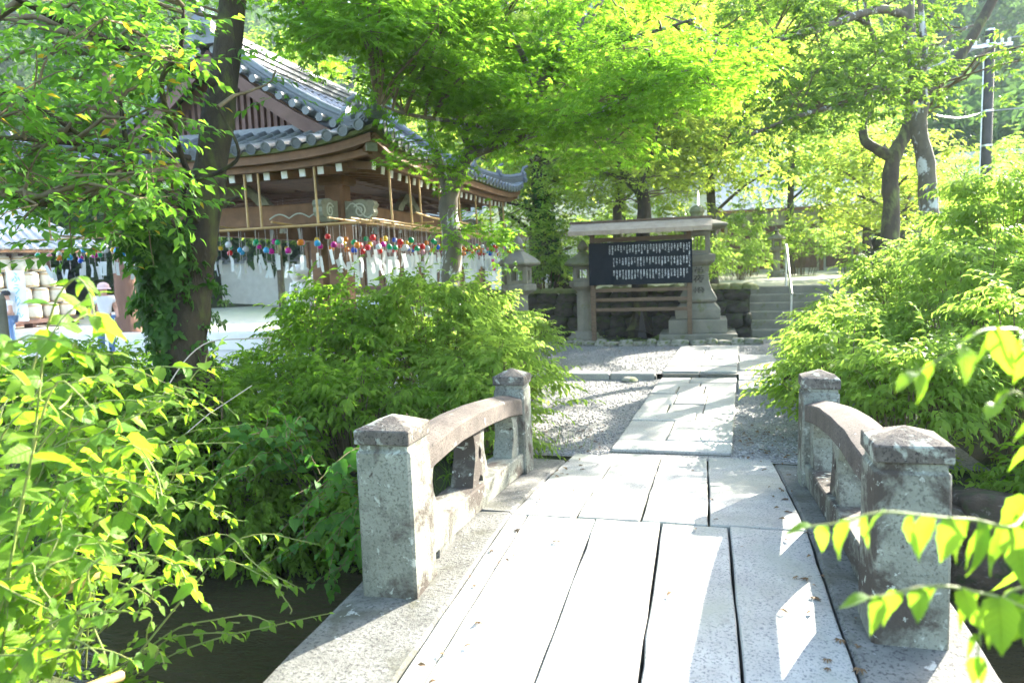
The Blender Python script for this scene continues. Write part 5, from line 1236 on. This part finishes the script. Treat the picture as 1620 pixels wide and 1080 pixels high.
# --- tree behind the notice board
tr = [(-1.36, 15.12, .05)]+pt((1012, 500, 15.3), (1012, 430, 15.3), (1019, 345, 15.3), (1016, 308, 15.3), (1000, 288, 15.3), (988, 265, 15.2), (975, 225, 15.1))
lm = [pt((1004, 290, 15.3), (965, 275, 15.2), (930, 262, 15.0)), pt((1010, 300, 15.3), (1025, 265, 15.6), (1040, 210, 15.8), (1055, 150, 16)), pt((990, 270, 15.2), (1010, 230, 15), (1035, 190, 15))]
tp = pads_px(rt, [(900, 1090, 180, 330, 14.8, 17.5, 40), (930, 1060, 60, 190, 15, 18, 26)])
t3 = tree_px('pollarded_tree', 'dark pollarded trunk rising behind the notice board with bright leaves', 'tree', tr, lm, tp, 'mid', 'maplelit', 'bark', .19, .1, rt, per=12, size=.75, sc=1.0, flat=.25, limb_r=(.05, .05, .04), flare=1.0)
me = prism([(-.09, 0), (-.05, .35), (-.01, .62), (.03, .4), (.09, 0)], [], (-1.24, 14.9, .12), (1, 0, 0), (0, 0, 1), .03); me.materials.append(MT['hair']); link('trunk_hollow_shade', me, t3)  # near-black plate painting the shade inside the trunk's hollow
# --- leaning ivy tree behind the left lantern
tr = [(-2.9, 16.6, 1.0)]+pt((885, 440, 17.3), (872, 390, 17.3), (858, 340, 17.3), (852, 290, 17.3), (860, 220, 17.3))
tp = pads_px(rt, [(800, 930, 300, 400, 16, 18.5, 22), (780, 930, 180, 300, 16, 19, 24)])
t4 = tree_px('leaning_tree', 'leaning dark ivy-covered tree on the terrace left of the notice board', 'tree', tr, [pt((860, 350, 17.3), (835, 330, 17), (800, 320, 16.8)), pt((872, 390, 17.3), (820, 350, 16.8), (790, 330, 16.5))], tp, 'mid', 'bushlit', 'bark', .26, .16, rt, per=11, size=.75, flat=.28, flare=.5, limb_r=.06)
ivy(t4, pt((885, 440, 17.3), (872, 390, 17.3), (858, 340, 17.3), (852, 300, 17.3)), 260, .3, rt)
# --- right-hand evergreen: lichen-spotted trunk
tr = [(4.0, 14.9, .3)]+pt((1484, 430, 13), (1470, 335, 13), (1465, 260, 13), (1453, 205, 13), (1457, 165, 13), (1452, 125, 13), (1440, 70, 12.9), (1436, -10, 12.8), (1440, -90, 12.8))
lm = [pt((1453, 130, 13), (1462, 85, 13.1), (1458, 30, 13.2), (1450, -60, 13.3)), pt((1457, 170, 13), (1415, 155, 12.6), (1392, 140, 12.2), (1345, 163, 11.6), (1275, 180, 11.0), (1190, 212, 10.4)), pt((1440, 120, 13), (1400, 90, 12.8), (1375, 40, 12.5), (1365, -20, 12.4)),
      pt((1440, 30, 12.9), (1390, 15, 12.4), (1300, 45, 11.6), (1240, 60, 11), (1190, 80, 10.6), (1100, 60, 10)), pt((1375, 40, 12.5), (1310, 5, 12), (1250, -30, 11.5)), pt((1460, 110, 13), (1500, 60, 13.4), (1540, 40, 13.6)), pt((1190, 80, 10.6), (1120, 50, 10.2), (1050, 25, 9.8))]
ep = pads_px(rt, [(1090, 1440, -60, 90, 9.8, 14, 38), (1120, 1430, 80, 165, 10, 13.5, 26), (1180, 1400, 150, 215, 10, 12.5, 6), (1400, 1480, -60, 100, 12.2, 14.5, 9), (1450, 1510, 90, 150, 12, 13.5, 3), (1440, 1470, 60, 125, 12.2, 12.6, 3)])
tree_px('evergreen_tree', 'lichen-spotted evergreen tree with upright forks on the right bank', 'tree', tr, lm, ep, 'oak', 'evergreen', 'barkgrey', .18, .09, rt, per=22, size=.55, sc=1.05, flat=.3, limb_r=(.1, .07, .06, .08, .05, .06, .03), flare=.2)
# --- gnarled tree behind it
tr = [(3.7, 16.4, 1.0)]+pt((1410, 330, 15), (1408, 290, 15), (1415, 245, 15), (1437, 205, 15), (1447, 160, 15), (1478, 138, 15), (1508, 105, 15), (1540, 55, 15), (1575, -10, 15), (1600, -80, 15))
lm = [pt((1413, 250, 15), (1385, 235, 15), (1368, 222, 15), (1366, 195, 15), (1378, 165, 15), (1370, 120, 15)), pt((1508, 105, 15), (1530, 110, 15.3), (1560, 80, 15.6), (1590, 70, 16))]
gp = pads_px(rt, [(1310, 1420, 60, 180, 14.6, 17, 5), (1500, 1560, -80, -20, 14.5, 16, 3), (1600, 1640, 50, 110, 11, 12, 3)])
tree_px('gnarled_tree', 'gnarled mossy tree with a looping limb behind the lichen-spotted trunk', 'tree', tr, lm, gp, 'oak', 'evergreen', 'barkpale', .18, .08, rt, per=16, size=.55, sc=1.1, flat=.35, limb_r=(.13, .06), flare=.1)
# --- background broadleaved trees, each its own
def auto_tree(name, label, x, y, z0, h, rx, mat, n, rng, kind='mid', bark='barkpale', per=11, size=.95, sc=1.5, r=.16, group='trees beyond the yard', c0=.3):
    tr = [np.array([x, y, z0-.1]), np.array([x+rng.normal(0,.1), y, z0+h*.25]), np.array([x+rng.normal(0,.3), y+rng.normal(0,.2), z0+h*.5]), np.array([x+rng.normal(0,.4), y, z0+h*.8])]
    lm = []
    for i in range(6):
        a = i*2.1+rng.uniform(0, 1); b = tr[1]*(1-i/7)+tr[3]*(i/7); lm.append([b, b+np.array([math.cos(a)*rx*.4, math.sin(a)*rx*.4, h*.1]), b+np.array([math.cos(a)*rx*.8, math.sin(a)*rx*.8, h*.16])])
    return tree_px(name, label, 'tree', tr, lm, ell(rng, (x, y, z0+h*(c0+1)/2), (rx, rx, h*(1-c0)/2), n, .3), kind, mat, bark, r, r*.4, rng, per, size, sc, .28, group, .4, .05)
AT = [('slender_tree', 'slender bright-leaved tree nearest behind the pavilion\'s right eave', -4.3, 18.4, 1.06, 7.5, 2.2, 'maplelit', 62),
      ('slender_tree', 'thin-trunked bright tree between pavilion and notice board', -2.2, 19.6, 1.06, 8.5, 2.4, 'maplelit', 66),
      ('slender_tree', 'bright yellow-green tree directly behind the votive lantern', .2, 19.2, 1.06, 7, 2.0, 'maplelit', 56),
      ('slender_tree', 'tall yellow-green tree behind the top of the maple', -2.6, 25, 1.06, 12, 3.4, 'maplelit', 80),
      ('slender_tree', 'tall bright tree rising over the pavilion roof', -7.6, 27, 0, 12, 3.2, 'maplelit', 40),
      ('slender_tree', 'leafy tree above the far hall roof behind the steps', 3.2, 29, 1.06, 11, 3.4, 'bushlit', 70),
      ('slender_tree', 'low bright tree right of the steps in front of the far hall', 4.8, 23.5, 1.06, 4.6, 1.5, 'maplelit', 28),
      ('slender_tree', 'green tree standing behind the utility pole base', 9.6, 25.5, 1.06, 4.2, 2.2, 'bushlit', 50),
      ('slender_tree', 'dense green tree at the back left of the pavilion', -17.5, 27, 0, 12, 3.4, 'bushlit', 70),
      ('slender_tree', 'broad dark tree behind the storehouse roof', -22, 34, 0, 13, 5, 'bushlit', 80),
      ('slender_tree', 'tall dark tree at far left above the storehouse', -31, 41, 0, 17, 6, 'bushshaded', 80),
      ('slender_tree', 'dark tree filling the gap between storehouse and pavilion', -21, 41, 0, 13, 4.5, 'bushlit', 80),
      ('slender_tree', 'young maple sapling with pale leaves beside the gnarled trunk', 4.3, 18.6, 1.06, 2.9, 1.1, 'maplelit', 18)]
for i, a in enumerate(AT):
    big = a[6] > 3
    if i == 12: auto_tree(*a, rt, kind='maple', per=12, size=.5, sc=1.2, r=.06, group=None, c0=.35)
    else: auto_tree(*a, rt, size=1.3 if big else .9, sc=2.2 if big else 1.5, per=13)
# cedar trunk seen left of the ivy tree
c0 = PD(196, 450, 20); cedar = empty('cedar_tree', (c0[0], c0[1], 0), 'reddish cedar trunk standing in the courtyard left of the ivy tree', 'tree')
limb(cedar, 'trunk', [(c0[0], c0[1], -.1), (c0[0]+.05, c0[1], 3), (c0[0], c0[1], 7), (c0[0], c0[1], 12)], .3, .16, MT['cedar'], 12, .08, 1, .5)
def conifer(root, x, y, z0, h, r, n, rng, mat='conifer', sc=1.0):
    t = rng.uniform(0, 1, n)**1.3; a = rng.uniform(0, 2*math.pi, n); q = r*(1-t)**.8*rng.uniform(.55, 1.05, n)
    P = np.stack([x+np.cos(a)*q, y+np.sin(a)*q, z0+h*t-q*.15], 1); D = np.stack([np.cos(a), np.sin(a), rng.normal(-.35,.2,n)], 1)
    V, F = scatter(SPR['clump'], P, D, np.tile((0., 0, 1), (n, 1))+rng.normal(0,.3,(n,3)), sc*rng.uniform(.5, 1, n), rng); link('crown', npmesh('crown', V, F, MT[mat]), root)
conifer(cedar, c0[0], c0[1], 5.0, 9, 2.2, 260, rt, sc=.5)
for i, (px, py, D, h, r, lab) in enumerate([(1532, 130, 62, 9, 2.7, 'pointed pale green conifer on the hazy hillside left of the utility pole'), (1490, 150, 66, 8, 2.6, 'rounded conifer left of the pointed one on the hillside'), (1602, 60, 72, 10, 3.2, 'tall conifer high on the hillside right of the utility pole'),
                                        (1590, 200, 58, 7, 2.6, 'lower dark conifer on the hillside right of the utility pole'), (1420, 60, 80, 11, 3.4, 'distant conifer behind the evergreen\'s right fork')]):
    p = PD(px, py, D); zb = p[2]-h; root = empty('conifer', (p[0], p[1], zb), lab, 'tree', 'conifers on the hillside')
    MB().tube([(p[0], p[1], zb-4), (p[0], p[1], zb+h*.9)], [.3, .05], 8).build('trunk', MT['cedar'], root); conifer(root, p[0], p[1], zb, h, r, 520, rt, sc=.8)

# ================================================================== SHRUBS
rb = np.random.default_rng(5)
SH_ = [  # label, x, y, rx, ry, h, stems, material
 ('tall leafy shrub under the pavilion corner, left of the maple trunk', -3.7, 6.75, 1.0, .8, 1.6, 66, 'bushshaded'),
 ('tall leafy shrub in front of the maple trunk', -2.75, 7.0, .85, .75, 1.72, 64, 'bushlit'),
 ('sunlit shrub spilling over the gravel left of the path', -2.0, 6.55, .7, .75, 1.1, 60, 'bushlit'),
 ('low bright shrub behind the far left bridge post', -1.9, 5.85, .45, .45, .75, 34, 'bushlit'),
 ('shaded shrub on the creek bank left of the near bridge post', -3.0, 5.6, .8, .5, .9, 52, 'bushshaded'),
 ('shrub growing right in front of the ivy-clad trunk', -3.95, 4.95, .75, .4, 2.0, 60, 'bushshaded'),
 ('shrub overhanging the water left of the ivy-clad trunk', -4.7, 4.9, .8, .4, 2.0, 54, 'bushshaded'),
 ('shaded shrub at the foot of the ivy-clad tree', -4.7, 5.75, .9, .6, .95, 50, 'bushshaded'),
 ('low dark shrub on the bank slope above the water', -3.7, 5.2, .8, .45, .55, 40, 'bushshaded'),
 ('low bank shrub between the broad-leaved plants', -2.6, 5.2, .6, .4, .5, 34, 'bushshaded'),
 ('bank shrub below the ivy-clad tree at left', -5.0, 5.15, .9, .5, .7, 44, 'bushshaded'),
 ('dark shrub between ivy-clad tree and left edge', -5.7, 6.0, .9, .7, 1.0, 46, 'bushshaded'),
 ('dark shrub at the left edge of the bank', -7.0, 6.4, 1.0, .7, .95, 42, 'bushshaded'),
 ('far left shrub on the courtyard edge', -8.5, 6.6, 1.0, .8, .9, 36, 'bushshaded'),
 ('shrub in front of the pavilion front column', -4.9, 7.3, .9, .7, .9, 40, 'bushshaded'),
 ('leafy shrub hiding the base of the shaded stone lantern', -3.1, 9.3, .85, 1.0, 1.35, 50, 'bushlit'),
 ('small shrub beside the gravel under the pavilion\'s right eave', -2.8, 11.2, .6, .8, 1.0, 34, 'bushlit'),
 ('bright shrub leaning over the path right of the bridge end', 1.25, 6.9, .62, .7, 1.05, 52, 'bushlit'),
 ('bright shrub behind the far right bridge post', 1.55, 6.05, .55, .5, 1.1, 44, 'bushlit'),
 ('broad bright shrub on the right bank behind the near post', 2.45, 6.3, .75, .65, 1.35, 58, 'bushlit'),
 ('bright shrub along the right side of the gravel', 1.6, 8.5, .66, .8, 1.2, 54, 'bushlit'),
 ('bushy shrub rising behind the right bank', 2.6, 7.9, .85, .8, 1.8, 60, 'bushlit'),
 ('tall shrub at the right edge behind the bank', 3.4, 9.6, .95, .9, 2.45, 64, 'bushlit'),
 ('shrub reaching toward the side slabs of the path', 1.75, 10.4, .62, .75, 1.15, 44, 'bushlit'),
 ('tall shrub below the lichen-spotted trunk', 2.9, 11.6, 1.0, .9, 1.75, 56, 'bushlit'),
 ('shrub in front of the right end of the steps', 2.55, 13.4, .7, .6, 1.15, 36, 'bushlit'),
 ('tall shrub under the utility pole', 5.2, 13.0, 1.2, 1.0, 2.4, 56, 'bushlit'),
 ('small dark bank shrub at the right edge over the boulders', 2.5, 5.4, .6, .3, .35, 30, 'bushshaded'),
 ('pale shrub on the terrace beside the far lantern', .9, 22.5, 1.1, .9, 1.3, 34, 'bushlit'),
 ('round pale shrub on the terrace right of the far lantern', 3.3, 26.5, 1.2, .9, 2.0, 36, 'bushlit'),
 ('bright shrub on the terrace behind the steel handrail', 1.5, 27.5, 1.3, .9, 2.6, 40, 'bushlit'),
 ('wide shrub in front of the far hall', 5.2, 28.5, 1.6, 1, 2.4, 42, 'bushlit'),
 ('leafy shrub on the terrace behind the votive lantern top', -1.0, 24, 1.4, 1, 2.6, 44, 'bushlit'),
 ('leafy shrub hiding the grey-roofed house wall', -3.2, 24.5, 1.6, 1, 2.8, 46, 'bushlit'),
 ('bright hedge-like shrub on the wall behind the votive lantern', -.2, 16.9, .9, .6, 1.2, 40, 'bushlit'),
 ('mossy-green shrub on the wall behind the left lantern', -3.6, 16.6, .9, .6, 1.0, 36, 'bushlit')]
for (lab, x, y, rx, ry, h, n, mat) in SH_:
    far = y > 12
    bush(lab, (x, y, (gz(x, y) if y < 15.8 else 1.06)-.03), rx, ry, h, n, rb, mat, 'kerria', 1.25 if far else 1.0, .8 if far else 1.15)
# ground cover on both banks, one mass each
def cover(name, label, n, fx, rng, mat, kind='kerria', sc=.8):
    P = []; 
    while len(P) < n:
        x, y = fx(rng); P.append((x, y, gz(x, y)+rng.uniform(0, .12)))
    a = rng.uniform(0, 2*math.pi, n)
    V, F = scatter(SPR[kind], P, np.stack([np.cos(a), np.sin(a)-.3, rng.normal(.15, .3, n)], 1), np.stack([rng.normal(0,.3,n), rng.normal(0,.3,n)-.2, np.ones(n)], 1), rng.uniform(.6, 1.2, n)*sc, rng)
    tag(link(name, npmesh(name, V, F, MT[mat])), label, 'ground cover', kind='stuff')
def f_left(r): x = r.uniform(-9.5, -1.62); y = 5.0+3.4*r.uniform(0, 1)**1.4; return (x, y) if not (x > -2.5 and y > 6.6) else (r.uniform(-6, -2.6), y)
cover('ground_cover', 'low leafy ground cover on the left creek bank', 1700, f_left, rb, 'bushshaded')
cover('ground_cover', 'low leafy ground cover on the right bank', 700, lambda r: (r.uniform(1.1, 4.5), r.uniform(5.45, 12)), rb, 'bushlit')
cover('ground_cover', 'low green plants in the bed behind the notice board', 90, lambda r: (r.uniform(-2.6, -.9), r.uniform(14.2, 15.2)), rb, 'bushlit')
cover('ground_cover', 'low leaves on the near left bank under the foreground canes', 260, lambda r: (r.uniform(-5.5, -1.8), r.uniform(1.2, 2.7)), rb, 'bushshaded')
# grass tufts
def grass():
    P = []; r = rb
    for (x0, x1, y0, y1, n) in ((-3.2, -1.65, 4.95, 5.5, 420), (-2.6, -1.3, 5.5, 6.2, 160), (.95, 1.6, 5.5, 6.4, 160), (-2.0, -1.0, 6.1, 6.4, 60)):
        for _ in range(n): x, y = r.uniform(x0, x1), r.uniform(y0, y1); P.append((x, y, gz(x, y)))
    n = len(P); a = r.uniform(0, 2*math.pi, n); bl_ = (np.array([(-.015,0,0),(.015,0,0),(-.01,.55,.05),(.01,.55,.05),(0,1,-.12)]), np.array([(0,1,3),(0,3,2),(2,3,4)]))
    V, F = scatter([bl_], P, np.stack([np.cos(a)*.6, np.sin(a)*.6-.3, np.ones(n)], 1), np.stack([np.cos(a), np.sin(a), .2+0*a], 1), r.uniform(.12, .3, n), r)
    tag(link('grass', npmesh('grass', V, F, MT['grass'])), 'thin grass tufts on the creek bank and gravel edges', 'grass', kind='stuff')
grass()

def litter():
    r = rb; P = []
    for (x0, x1, y0, y1, n, zf) in ((-1.1, -.95, 2.3, 6, 26, deck_z), (.4, .6, 2.3, 6, 30, deck_z), (-1.0, .5, 2.3, 6, 16, deck_z), (-2.4, -.9, 6.1, 7.2, 90, lambda y: .01), (.3, 1.1, 6.1, 7.4, 120, lambda y: .01), (-2.2, .6, 12, 13.9, 90, lambda y: .08)):
        for _ in range(n): x, y = r.uniform(x0, x1), r.uniform(y0, y1); P.append((x, y, zf(y)+.012))
    n = len(P); a = r.uniform(0, 6.28, n)
    V, F = scatter([t_ovate(.5, .2, .12), t_palm(5, .12, .2)], P, np.stack([np.cos(a), np.sin(a), 0*a], 1), np.stack([r.normal(0,.3,n), r.normal(0,.3,n), np.ones(n)], 1), r.uniform(.018, .045, n), r)
    tag(link('leaf_litter', npmesh('leaf_litter', V, F, MT['litter'])), 'scattered small brown fallen leaves on deck joints and gravel edges', 'leaf litter', kind='stuff')
litter()

# ================================================================== NEAR PLANTS: every leaf its own part
def big_leaf(seed, w=.46, droop=.3):
    r = random.Random(seed); mb = MB(); n = 9
    mb.v = []; rows_ = []
    for i in range(n+1):
        t = i/n; hw = w/2*(math.sin(math.pi*t**.72)**.85)*(1-t)**.22*1.12 if 0 < t < 1 else (.0 if t >= 1 else .01)
        hw *= 1+(.1 if i % 2 else -.04); y = t*(1-.12*droop*t); z = -droop*t*t*.9+.03*math.sin(t*7+seed)
        rows_.append((hw, y, z))
    for hw, y, z in rows_: mb.v += [(-hw, y-.03, z+hw*.28), (0, y, z), (hw, y-.03, z+hw*.28)]
    for i in range(n):
        a = 3*i; mb.f += [(a, a+1, a+4, a+3), (a+1, a+2, a+5, a+4)]
    return mb
LEAF = [big_leaf(i, w=(.5, .56, .45)[i], droop=(.25, .4, .55)[i]).mesh('leaf', MT['front'], smooth=60) for i in range(3)]
BROAD = [big_leaf(i+5, w=(.62, .7, .56)[i], droop=(.2, .3, .4)[i]).mesh('leaf', MT['broad'], smooth=60) for i in range(3)]
def cane(root, pts, rng, spacing, size, t0, meshes, hang=.5, r=.004, mat='greenstem', flop=.4, reg=False):
    pts = smoothline(pts, 3); pts = [p+rng.normal(0, .003 if reg else .011, 3)*(0 < i < len(pts)-1) for i, p in enumerate(pts)]
    pts = smoothline(pts, 3); m = len(pts); MB().tube(pts, [r*(1.3-.9*i/m) for i in range(m)], 5, False).build('stem', MT[mat], root, smooth=80)
    seg = [np.linalg.norm(pts[i+1]-pts[i]) for i in range(m-1)]; tot = sum(seg); s = tot*t0; k = 0
    while s < tot:
        q = s; i = 0
        while i < m-2 and q > seg[i]: q -= seg[i]; i += 1
        u = min(1, q/seg[i]); p = pts[i]*(1-u)+pts[i+1]*u; d = unit(pts[i+1]-pts[i]); sd_ = np.cross(d, (0, 0, 1.)); sd_ = sd_/(np.linalg.norm(sd_)+1e-6)*(1 if k % 2 else -1)
        dr = unit(d*rng.uniform(.25, .8)+sd_*rng.uniform(.5, 1.0)+np.array([0, 0, -hang*(rng.uniform(.8, 1.3) if reg else rng.uniform(-.2, 1.7))])); up = unit(np.array([rng.normal(0, flop), rng.normal(0, flop), 1.0])+sd_*.2)
        X = np.cross(dr, up); X = X/(np.linalg.norm(X)+1e-6); Z = np.cross(X, dr); ro_ = rng.normal(0, .2 if reg else .45); X, Z = X*math.cos(ro_)+Z*math.sin(ro_), Z*math.cos(ro_)-X*math.sin(ro_); f = s/tot; sz = size*(rng.uniform(.85, 1.2) if reg else rng.uniform(.55, 1.35))*(1 if f < .8 else 1-.55*(f-.8)/.2)
        link('leaf', meshes[rng.integers(0, len(meshes))], root, None, M4(p, X, dr, Z, sz)); s += spacing*rng.uniform(.7, 1.3); k += 1
    X = np.cross(d, (0, 0, 1.)); X = X/(np.linalg.norm(X)+1e-6); link('leaf', meshes[0], root, None, M4(pts[-1], X, d, np.cross(X, d), size*.5))
rf = np.random.default_rng(31)
def shoot(root, base_, tip_, size, meshes, hang, mat): cane(root, [base_, base_*.5+tip_*.5+np.array([0, 0, .03]), tip_], rf, .04, size*.8, .25, meshes, hang, .0025, mat)
def near_shrub(label, base, tips, sp, size, meshes, mat='greenstem', hang=.5, t0=.35, lift_=.35, group=None, r=.004):
    root = empty('leafy_plant', base, label, 'plant', group); b = np.array(base, float)
    for tp_ in tips:
        tp_ = np.array(tp_, float); L = np.linalg.norm(tp_-b); mid = b*.45+tp_*.55; mid[2] = max(b[2], tp_[2])*.75+.25*min(b[2], tp_[2])+lift_*L*rf.uniform(.5, 1.2)*.5
        cane(root, [b+rf.normal(0, .06, 3)*np.array([1, 1, 0]), mid+rf.normal(0, .06, 3), tp_], rf, sp, size, t0, meshes, hang, r, mat)
        if rf.uniform() < .55:
            k_ = rf.uniform(.55, .85); q_ = mid*(1-k_)+tp_*k_; shoot(root, q_, q_+rf.normal(0, .1, 3)+np.array([.02, 0, .06]), size, meshes, hang, mat)
    return root
def tips(n, x0, x1, y0, y1, d0, d1): return [PD(rf.uniform(x0, x1), rf.uniform(y0, y1), rf.uniform(d0, d1)) for _ in range(n)]
near_shrub('arching cane plant with pale green leaves at the lower left corner', (-2.5, 1.75, -.05), tips(18, 60, 350, 740, 960, 2.1, 2.8), .05, .085, LEAF)
near_shrub('tall cane plant with toothed leaves at the left edge', (-2.85, 2.0, -.05), tips(17, 10, 280, 600, 800, 2.2, 3.2), .055, .095, LEAF)
near_shrub('cane plant leaning right over the creek from the left bank', (-2.9, 2.45, -.15), tips(13, 230, 400, 640, 850, 2.7, 3.4)+tips(3, 330, 480, 850, 930, 2.7, 3.1), .055, .075, LEAF)
near_shrub('upright cane plant with large bright leaves in front of the barrels', (-2.35, 1.6, -.05), [PD(150, 500, 1.75), PD(90, 540, 1.8), PD(180, 560, 1.9), PD(40, 610, 1.9), PD(140, 640, 2.0)], .06, .11, LEAF, hang=.35)
near_shrub('long cane tipped with pale leaves above the creek bank', (-2.95, 2.3, -.1), [PD(355, 580, 3.0), PD(300, 620, 2.9), PD(370, 700, 3.1)], .06, .1, LEAF, hang=.6, t0=.5)
near_shrub('thin trailing plant hanging over the water by the bridge', (-2.6, 2.35, -.2), [PD(520, 970, 3.0), PD(500, 860, 3.2), PD(430, 985, 2.9), PD(380, 1010, 2.8), PD(260, 1050, 2.5)], .055, .06, LEAF, hang=.5, t0=.4, lift_=.2)
near_shrub('low cane plant filling the bottom left corner', (-2.25, 1.5, -.05), tips(16, -20, 270, 880, 1070, 1.9, 2.4), .05, .085, LEAF)
near_shrub('leafy plant at the far left edge of the creek bank', (-3.6, 2.3, -.1), tips(12, -40, 160, 560, 800, 2.9, 3.9), .06, .085, LEAF)
near_shrub('dark broad-leaved plant beside the near left bridge post', (-2.15, 4.95, -.45), tips(13, 410, 565, 770, 900, 4.1, 4.75)+tips(3, 480, 560, 890, 930, 4.2, 4.5), .06, .1, BROAD, 'twig', .55, .3)
near_shrub('broad-leaved plant in the shade on the creek bank', (-3.2, 5.25, -.3), tips(10, 310, 480, 680, 780, 4.6, 5.3), .07, .1, BROAD, 'twig', .4, .35)
# blurred branch ends reaching in from the right
rp = (1.45, .75, .05)
R1_ = empty('leafy_plant', rp, 'out-of-focus arching plant with hanging pointed leaves at the right edge', 'plant'); b = np.array(rp)
cane(R1_, [b, PD(1760, 900, 1.25), PD(1600, 835, 1.15), PD(1450, 812, 1.1), PD(1285, 832, 1.1)], rf,   .034, .1, .5, LEAF, 1.3, .0035, reg=True)
cane(R1_, [b, PD(1780, 1040, 1.2), PD(1630, 965, 1.1), PD(1500, 925, 1.06), PD(1375, 945, 1.05)], rf, .036, .1, .45, LEAF, 1.3, .0035, reg=True)
R2_ = empty('leafy_plant', (1.5, 1.0, .05), 'out-of-focus plant with drooping leaves at the right edge above the parapet', 'plant'); b = np.array((1.5, 1.0, .05))
cane(R2_, [b, PD(1760, 640, 1.3), PD(1650, 540, 1.2), PD(1550, 525, 1.12), PD(1450, 590, 1.08)], rf, .045, .11, .5, LEAF, .9, .0035, reg=True)
cane(R2_, [b, PD(1750, 800, 1.2), PD(1680, 700, 1.15), PD(1610, 620, 1.1), PD(1580, 640, 1.08)], rf, .045, .1, .5, LEAF, .9, .0035, reg=True)
cane(R2_, [b, PD(1740, 1000, 1.25), PD(1660, 930, 1.2), PD(1570, 960, 1.15), PD(1545, 1040, 1.12)], rf, .035, .09, .5, LEAF, .9, .0035, reg=True)
# loose sticks and bamboo
bpole = lambda lab, a, b_, r_: tag(MB().tube([a, tuple((np.array(a)+np.array(b_))/2), b_], r_, 8).build('fallen_bamboo', MT['bamboo'], smooth=70), lab, 'bamboo')
bpole('weathered bamboo pole lying among leaves at the left edge', tuple(PD(-60, 985, 2.45)), tuple(PD(172, 908, 2.75)), .022)
bpole('short bamboo stub in the bottom left corner', tuple(PD(110, 1100, 2.1)), tuple(PD(192, 1068, 2.25)), .018)
tag(MB().tube(smoothline(pt((250, 640, 4.3), (272, 600, 4.4), (300, 562, 4.5), (333, 540, 4.6), (380, 536, 4.7), (430, 534, 4.8)), 3), .0045, 5).build('dead_twig', MT['deadtwig'], smooth=80), 'pale bare forked twig arching over the shaded shrubs', 'twig')
tag(MB().tube(pt((230, 740, 3.9), (330, 655, 4.3), (398, 610, 4.6)), .003, 5).build('dead_twig', MT['deadtwig'], smooth=80), 'thin straight grey twig below the pale forked one', 'twig')

# ================================================================== HAZE
def haze():
    m, nt, b = nodes('haze_air'); nt.nodes.remove(b); out = [n for n in nt.nodes if n.type == 'OUTPUT_MATERIAL'][0]
    v = nt.nodes.new('ShaderNodeVolumePrincipled'); v.inputs['Color'].default_value = (.75, .88, 1.0, 1); v.inputs['Density'].default_value = HAZE; v.inputs['Anisotropy'].default_value = 0.0
    nt.links.new(v.outputs[0], out.inputs['Volume'])
    o = MB().box(-260, 200, -45, 260, -2.2, 75).build('haze', m); tag(o, 'thin pale daylight haze in the air', 'haze', kind='stuff')
HAZE = 0.0006
if HAZE: haze()
